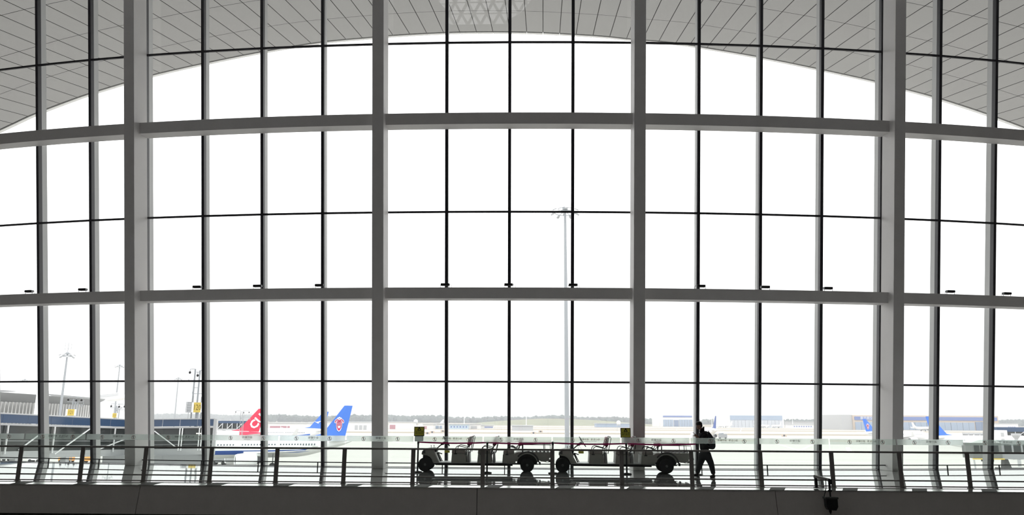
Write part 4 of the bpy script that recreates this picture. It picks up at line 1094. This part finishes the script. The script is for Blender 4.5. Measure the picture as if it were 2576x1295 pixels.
# ================================================================== DISTANT BRIDGES, RIGHT-HAND JET BRIDGE
def bridge(name, label, x0, x1, ytop, Y, h1, h2, roofm, legs=3):
    P, Q = at(x0, ytop, Y), at(x1, ytop, Y); r = empty(name, P, 0, label, 'boarding bridge'); L_ = Q.x-P.x
    MB().b2((0, 0, -h1), (L_, 4, 0)).build('roof_band', roofm, r)
    MB().b2((0, .3, -h2), (L_, 3.7, -h1)).build('glazing', m_dglass, r)
    MB().b2((0, 0, -h2-.5), (L_, 4, -h2)).build('floor_beam', m_lgrey, r)
    for k in range(legs*2+1):
        x = L_*k/(legs*2); b = MB(); b.bar((x, -.05, -h2), (x, -.05, -h1), .25); b.build('upright', m_lgrey, r)
        if k < legs*2 and k % 2 == 0: b = MB(); b.bar((x, -.05, -h2), (x+L_/(legs*2), -.05, -h1), .15); b.build('brace', m_white, r)
    for k in range(legs): x = L_*(k+.5)/legs; MB().b2((x-.4, 1, GZ-P.z), (x+.4, 2, -h2-.5)).build('support_column', m_lgrey, r)
    return r
bridge('boarding_bridge', 'distant boarding bridge with a dark blue roof, left of the red airliner tail', 549, 622, 1058, 245, .75, 2.4, m_bglass)
bridge('boarding_bridge', 'long dark blue roofed boarding bridge at the far right edge', 2508, 2640, 1074, 300, 1.7, 4.2, m_bglass)
bridge('boarding_bridge', 'low dark glazed boarding bridge behind the right airliner', 2436, 2520, 1088, 290, .7, 1.7, m_lgrey)
for px, w_, l in ((560, 1.2, 'red-tailed airliner fin far off, left of the larger red tail'),):
    pp_ = at(px, 1076, 300)
jb = empty('jet_bridge', (at(2478, 1110, 140).x, 140, GZ), 0, 'grey telescopic jet bridge with a yellow sill on its cab, lower right', 'jet bridge')
s_ = 140/FPX; zr = at(2478, 1108, 140).z-GZ; z1 = at(2478, 1157, 140).z-GZ
W0, W1 = (2442-2478)*s_, (2520-2478)*s_
MB().prism([(W0, zr-.4), (W0+1.2, zr), (0, zr+.35), (W1-1, zr), (W1, zr-.4)], 0, 3.6).build('cab_roof', m_white, jb)
MB().prism([(W0+.3, z1+.3), (W1-.2, z1+.3), (W1-.2, zr-.4), (W0+.3, zr-.4)], .1, 3.4).build('cab_body', mat('bridge_grey', (.15, .16, .155), .5), jb)
for k in range(4):
    x = W0+.6+k*1.15; MB().b2((x, .02, z1+1.4), (x+.85, .1, zr-.8)).build('cab_window', m_dglass, jb)
MB().b2((W0+.2, -.15, z1+.1), (W1, .3, z1+.3)).build('cab_sill', m_gyellow, jb)
for x in (W0+2.0, W0+3.4): MB().b2((x, .3, z1-.25), (x+.6, .8, z1+.1)).build('buffer', m_black, jb)
MB().tube([(W0+.5, .1, 0), (W0+.35, .1, z1)], .14).build('stay', m_lgrey, jb)
tx0, tx1 = W1, (2760-2478)*s_
for i, (a, c, h) in enumerate(((tx0, tx0+7, 2.9), (tx0+6.6, tx1, 3.3))):
    MB().b2((a, .6, z1+.5), (c, 3.2, z1+.5+h)).build('tunnel', m_grey, jb)
    for k in range(4): x = a+.6+k*(c-a)/4.2; MB().b2((x, .54, z1+1.3), (x+(c-a)/5.5, .6, z1+2.7)).build('tunnel_window', m_dglass, jb)
MB().b2((tx0, .5, z1+.15), (tx1, 3.3, z1+.5)).build('tunnel_underframe', m_grey, jb)
b = MB(); lx = (2536-2478)*s_; b.prism([(lx-.9, z1+.2), (lx+.9, z1+.2), (lx+.35, 2.8), (lx+.9, 1.2), (lx-.5, 1.2), (lx-.25, 2.8)], 1.4, 2.4); b.build('lift_leg', m_dgrey, jb)
b = MB(); b.b2((lx-1.2, .8, .6), (lx+4.0, 3.0, 1.3)); b.build('bogie', m_dgrey, jb)
for x in (lx-.6, lx+3.2): MB().lathe([(.2, -.4), (.62, -.36), (.62, .36), (.2, .4)], (x, .9, .62), 'Y', 18).build('wheel', m_rubber, jb)
b = MB(); b.bar((lx+1.0, 1, z1+.2), (lx+4.2, 1, 3.0), .22); b.bar((lx+2.0, 1, z1+.2), (lx+5.2, 1, 3.0), .22); b.bar((lx+4.6, 1, 1.0), (lx+5.0, 1, z1+.2), .3); b.build('stairway', m_grey, jb)
# service tower behind the bridge
b = MB(); pt = at(2537, 1082, 200); 
tw = empty('service_tower', (pt.x+.6, 200, GZ), 0, 'pale square service tower behind the mullion at the right edge', 'tower')
h_ = pt.z-GZ; MB().b2((-3.2, 0, 0), (-1.0, 3, h_)).build('tower_body', m_white, tw)
for k in range(3): MB().b2((-2.7, -.05, h_-1.6-1.5*k), (-1.9, 0, h_-.6-1.5*k)).build('tower_panel', m_lgrey, tw)
q = at(2555, 1090, 170); b = MB(); b.lathe([(.35, 0), (.35, q.z-GZ-1.2), (.9, q.z-GZ-.4), (.9, q.z-GZ)], n=12); o = b.build('pillar_lamp', m_lgrey); o.location = (q.x, q.y, GZ); tag(o, 'pale round pillar with a wider cap at the right edge', 'pillar')

# ground vehicles
def cartbox(px, py, Y, w_, h_, m, label, cat, wheels=True, top=None):
    p = onz(px, py, GZ) if Y is None else Vector((at(px, py, Y).x, Y, GZ)); r = empty('baggage_cart' if cat == 'baggage cart' else 'service_vehicle', p, random.uniform(-.1, .1), label, cat)
    MB().b2((-w_/2, 0, .45), (w_/2, 1.6, .45+h_)).build('body', m, r, bevel=.08)
    if top: MB().b2((-w_/2*top, .1, .45+h_), (w_/2*.2, 1.5, .45+h_+.7)).build('cab', m_awin, r, bevel=.05)
    for x in (-w_*.33, w_*.33):
        for y in (.1, 1.5): MB().lathe([(.1, -.12), (.33, -.1), (.33, .1), (.1, .12)], (x, y, .33), 'Y', 16).build('wheel', m_rubber, r)
    return r
cartbox(161, 1165, None, 2.6, 1.15, m_orange, 'orange covered baggage cart under the corridor, left of the second mullion', 'baggage cart')
cartbox(219, 1165, None, 2.6, 1.15, m_orange, 'orange covered baggage cart under the corridor, behind the second mullion', 'baggage cart')
cartbox(84, 1163, None, 2.4, 1.0, m_white, 'white tow tractor under the corridor at the far left', 'tractor', top=.6)
cartbox(20, 1160, None, 3.2, 1.2, m_white, 'white service van under the corridor at the very left edge', 'van', top=.5)
cartbox(1819, 1103, None, 4.6, 2.0, m_grey, 'dark service truck beside the airliner seen from behind', 'truck', top=.8)
gb = [(549, 1169, 2.6, 2.0, 'grey ground power unit under the nose end of the nearest airliner'), (588, 1167, 4.4, 2.4, 'long grey loader standing before the engine of the nearest airliner')]
for px, py, w_, h_, lb in gb: cartbox(px, py, None, w_, h_, m_grey, lb, 'loader')

# painted apron lines
def line(p, q, w_, name, m, label):
    a, c = onz(*p, GZ+.02), onz(*q, GZ+.02); b = MB(); a.z = c.z = GZ+.012; b.bar(a, c, w_, .02); tag(b.build(name, m), label, 'painted line', 'white lines painted on the apron')
for p, q, w_ in (((1940, 1111), (2010, 1133), .8), ((2016, 1131), (2055, 1112), .8), ((1820, 1158), (2200, 1164), .5), ((560, 1190), (1000, 1180), .3), ((2132, 1125), (2138, 1136), 1.4), ((905, 1098), (1040, 1118), .7)):
    line(p, q, w_, 'apron_line', m_white, 'white line painted on the pale apron')
for px, py, l_ in ((1075, 1093, 'first'), (1087, 1090, 'second'), (1114, 1087, 'third'), (1342, 1092, 'fourth'), (1360, 1088, 'fifth'), (1973, 1099, 'sixth')):
    p = onz(px, py, GZ); r = empty('taxiway_sign', p, 0, '%s small taxiway marker board from the left on the airfield' % l_, 'marker board', 'small marker boards by the taxiways')
    MB().b2((-1.6, 0, .3), (1.6, .3, 1.5)).build('board', m_tan, r); MB().b2((-.6, -.05, .35), (.6, 0, 1.4)).build('dark_panel', m_engine, r); MB().b2((-1.4, .05, 0), (-1.2, .25, .3)).build('leg', m_grey, r); MB().b2((1.2, .05, 0), (1.4, .25, .3)).build('leg', m_grey, r)

# ================================================================== HANGARS AND SHEDS
def hxz(px, Y): return at(px, 1060, Y).x
def gy(py, px, Y): return at(px, py, Y).z
def hangar(label, x0, x1, yt, Y, body, bands, doors, annex=None, text=None, depth=70):
    X0, X1 = hxz(x0, Y), hxz(x1, Y); zt = gy(yt, (x0+x1)/2, Y); r = empty('hangar', ((X0+X1)/2, Y, GZ), 0, label, 'hangar', None)
    ox = (X0+X1)/2
    MB().b2((X0-ox, 0, 0), (X1-ox, depth, zt-GZ)).build('hall', body, r)
    for xa, xb, ya, yb_, m, nm in bands:
        MB().b2((hxz(xa, Y)-ox, -1.0, gy(yb_, xa, Y)-GZ), (hxz(xb, Y)-ox, 0, gy(ya, xa, Y)-GZ)).build(nm, m, r)
    for xa, xb, ya, n, m in doors:
        A, B = hxz(xa, Y)-ox, hxz(xb, Y)-ox; zt_ = gy(ya, xa, Y)-GZ
        for k in range(n): w_ = (B-A)/n; MB().b2((A+k*w_+.25, -.8 if k % 2 else -1.2, 0), (A+(k+1)*w_-.25, 0, zt_)).build('door_leaf', m, r)
    if annex:
        xa, xb, ya = annex; MB().b2((hxz(xa, Y)-ox, 4, 0), (hxz(xb, Y)-ox, depth*.8, gy(ya, xa, Y)-GZ)).build('annex', body, r)
    if text:
        tx, ty, sz, s = text; text_mesh('roof_text', s, sz, m_white, r, (hxz(tx, Y)-ox, -1.1, gy(ty, tx, Y)-GZ), (PI/2, 0, 0))
    return r
hangar('white hangar with a blue strip and pale blue doors, between the column and the person', 1662, 1754, 1043.5, 1345, m_cream, [(1668, 1741, 1045, 1049, m_hgblue, 'roof_strip')], [(1668, 1694, 1055, 4, m_hgdoor), (1695, 1707, 1056, 1, m_hgdark), (1708, 1742, 1055, 5, m_hgdoor)], (1655, 1663, 1049))
hangar('long pale hangar with a grey blue band, right of the person', 1832, 1972, 1041, 1250, m_cream, [(1837, 1968, 1044.5, 1056, m_hgdoor, 'roof_band')], [(1837, 1968, 1056.5, 14, mat('pale_door', (.50, .53, .58), .5))], (1818, 1833, 1048))
hangar('wide tan framed hangar with a deep blue band, behind the rightmost column', 2146, 2512, 1045, 970, m_tan, [(2150, 2508, 1047.5, 1056, m_hgblue, 'roof_band')], [(2150, 2450, 1061, 20, m_hgdoor), (2452, 2498, 1061, 3, m_hgdark)], None, (2180, 1051.8, 4.0, '南方航空'))
bx_ = hangar('plain pale grey block at the left end of the tan hangar', 2117, 2144, 1043, 972, m_lgrey, [], [])
bx_['category'] = 'building'; bx_.name = 'grey_block'
def shed(x0, x1, yt, Y, label, m=m_cream, doors=(), dm=m_shedr, win=(), roofx=.6):
    X0, X1 = hxz(x0, Y), hxz(x1, Y); zt = gy(yt, (x0+x1)/2, Y)-GZ; ox = (X0+X1)/2; r = empty('shed', (ox, Y, GZ), 0, label, 'shed')
    MB().b2((X0-ox, 0, 0), (X1-ox, 25, zt)).build('wall', m, r); MB().b2((X0-ox-1, -1, zt), (X1-ox+1, 26, zt+roofx)).build('roof', m_lgrey, r)
    for a, c in doors: MB().b2((hxz(a, Y)-ox, -.3, 0), (hxz(c, Y)-ox, 0, zt*.62)).build('door', dm, r)
    for a, c in win: MB().b2((hxz(a, Y)-ox, -.3, zt*.35), (hxz(c, Y)-ox, 0, zt*.65)).build('window', m_hgblue, r)
    return r
shed(676, 774, 1064.5, 620, 'long white shed with dull red doors, right of the red tail', doors=[(680, 706), (708, 722), (724, 730)])
shed(779, 820, 1062.5, 652, 'white shed with two red doors, behind the blue fin with the bird', doors=[(775+5, 788), (792, 796)])
shed(829, 934, 1062, 690, 'long white shed with grey door panels, right of the big blue fin', doors=[(893, 901), (904, 912), (915, 923)], dm=m_lgrey)
shed(978, 1039, 1062, 760, 'white shed with one red door, right of the column left of the carts', doors=[(981, 995)])
shed(1064, 1090, 1067.5, 770, 'small white shed just right of the first warning sign', doors=[(1066, 1074)])
shed(1094, 1117, 1066, 800, 'small white shed behind the left mullion of the centre bay', doors=[(1096, 1104), (1106, 1112)], dm=m_hgdoor)
shed(1130, 1177, 1067.5, 780, 'pale blue shed with a row of six small windows', m=mat('pale_blue', (.50, .62, .72), .5), win=[(1134+7.6*k, 1137+7.6*k) for k in range(6)])
shed(1180, 1208, 1067, 810, 'white shed with a wide grey door, right of the pale blue shed', doors=[(1185, 1200)], dm=m_lgrey)
shed(1210, 1241, 1070, 840, 'low white shed with a navy strip', win=[(1219, 1240)])
shed(1288, 1341, 1071, 700, 'low grey walled enclosure right of the middle mullion', m=m_lgrey)
shed(1500, 1584, 1065.5, 1100, 'low grey blue building left of the second warning sign', m=m_hgdoor)
shed(1990, 2052, 1068, 1150, 'low white building with small windows left of a grey mullion', win=[(1996+6*k, 1999+6*k) for k in range(8)])
shed(2078, 2116, 1057, 1300, 'pale grey office block left of the tan hangar', m=m_lgrey, win=[(2082+7*k, 2086+7*k) for k in range(4)])
shed(1985, 2060, 1060.5, 1500, 'distant pale building behind the low white building', m=m_lgrey)
shed(2514, 2560, 1066, 900, 'pale building with small windows beyond the far right bridge', m=m_cream, win=[(2535+5*k, 2537+5*k) for k in range(4)])
# ball shaped radar on legs, water tower, thin poles
for px, py, Y, R_, lb in ((1556, 1063, 700, 1.9, 'white ball topped radar tower left of the second warning sign'), (1046, 1060, 800, 2.2, 'small white water tower left of the first warning sign')):
    p = at(px, py, Y); r = empty('radar_tower', (p.x, Y, GZ), 0, lb, 'tower'); MB().blob((0, 0, p.z-GZ), (R_, R_, R_), 14, 10).build('dome', m_white, r, True)
    MB().lathe([(R_*.9, p.z-GZ-R_-.4), (R_*.9, p.z-GZ-R_*.6)], n=14).build('platform', m_lgrey, r)
    for sx in (-1, 1):
        MB().bar((sx*R_*.7, 0, 0), (sx*R_*.6, 0, p.z-GZ-R_-.4), .35).build('leg', m_lgrey, r)
for px, py, Y, lb in ((1168, 1044, 900, 'thin pale pole above the pale blue shed'), (1324, 1041, 850, 'thin pale pole above the grey enclosure'), (1790, 1047, 1200, 'thin pale pole right of the person\'s head'), (1993, 1048, 1200, 'thin pale pole right of the long pale hangar')):
    p = at(px, py, Y); r = MB().tube([(0, 0, 0), (0, 0, p.z-GZ)], [.5, .25], 8).build('light_pole', m_white); r.location = (p.x, Y, GZ); tag(r, lb, 'pole')

# mound and treeline
b = MB(); Y = 1500; pts = []
for i in range(31):
    px = 1176+(1640-1176)*i/30; h = (1-((i-12)/19.0)**2) if i > 12 else (i/12.0)**.6; pts.append((px, max(.05, h)))
prev = None
for px, h in pts:
    X = hxz(px, Y); z = GZ+h*12.5; ring = [b.bm.verts.new(v) for v in ((X, Y-55, GZ), (X, Y-12, z), (X, Y+30, z), (X, Y+70, GZ))]
    if prev:
        for k in range(3): b.face([prev[k], ring[k], ring[k+1], prev[k+1]])
    prev = ring
tag(b.build('grass_mound', mat('mound_grass', (.20, .21, .13), .9, noise=.3, nscale=.02), None, True), 'low grassy mound before the treeline beyond the runway', 'mound')
def trees(x0, x1, Y, hmin, hmax, label):
    b = MB(); X0, X1 = hxz(x0, Y), hxz(x1, Y); x = X0; ph = random.random()*9
    while x < X1:
        u = (x-X0)/400; h = hmin+(hmax-hmin)*(.5+.28*math.sin(u*5+ph)+.22*math.sin(u*13.7+ph*2))*random.uniform(.75, 1.15)
        w_ = random.uniform(7, 13); b.blob((x, Y+random.uniform(-25, 25), GZ+h*.5), (w_, w_, h*.5), 8, 6, .16)
        for _ in range(3):
            w2 = random.uniform(3, 6); b.blob((x+random.uniform(-w_, w_), Y+random.uniform(-25, 10), GZ+h*random.uniform(.6, .93)), (w2, w2, w2*.9), 7, 5, .2)
        x += w_*random.uniform(.4, .8)
    o = b.build('treeline', m_tree, None, True); tag(o, label, 'trees', kind='stuff')
trees(676, 936, 2300, 15, 23, 'hazy dark treeline on the horizon, left part')
trees(976, 1640, 2400, 14, 24, 'hazy dark treeline on the horizon behind the centre bay')
trees(1640, 1665, 2300, 13, 18, 'short clump of hazy trees left of the white hangar')
trees(1758, 1822, 2300, 12, 16, 'short hazy treeline behind the person')
trees(1975, 2080, 2300, 11, 15, 'short hazy treeline right of the long pale hangar')
trees(2520, 2640, 2300, 14, 18, 'hazy treeline at the far right edge')
trees(380, 660, 3600, 22, 30, 'very pale distant treeline left of the red tail')

# ================================================================== HAZE, SKY
b = MB(); b.b2((-4800, 100, GZ-.3), (4800, 5900, 34))
hz_ = b.build('haze', mat('haze_tmp', (1, 1, 1)))
hm = bpy.data.materials.new('haze_air'); hm.use_nodes = True; nt = hm.node_tree; nt.nodes.remove(nt.nodes['Principled BSDF'])
vs = nt.nodes.new('ShaderNodeVolumeScatter'); vs.inputs['Color'].default_value = (.90, .955, 1, 1); vs.inputs['Density'].default_value = .00030; vs.inputs['Anisotropy'].default_value = .2
nt.links.new(vs.outputs[0], nt.nodes['Material Output'].inputs['Volume'])
hz_.data.materials.clear(); hz_.data.materials.append(hm); tag(hz_, 'thin pale haze over the airfield', 'haze', kind='stuff')

wd = bpy.data.worlds.new('sky'); sc.world = wd; wd.use_nodes = True; nt = wd.node_tree; bg = nt.nodes['Background']
tc = nt.nodes.new('ShaderNodeTexCoord'); sp = nt.nodes.new('ShaderNodeSeparateXYZ'); nt.links.new(tc.outputs['Generated'], sp.inputs[0])
rp_ = nt.nodes.new('ShaderNodeValToRGB'); e = rp_.color_ramp
e.elements[0].position = 0.0; e.elements[0].color = (.40, .40, .41, 1); e.elements[1].position = 1.0; e.elements[1].color = (1, 1, 1, 1)
q = e.elements.new(.10); q.color = (.56, .56, .56, 1); q = e.elements.new(.28); q.color = (.97, .97, .97, 1)
nt.links.new(sp.outputs['Z'], rp_.inputs[0]); nt.links.new(rp_.outputs[0], bg.inputs['Color']); bg.inputs['Strength'].default_value = 2.7
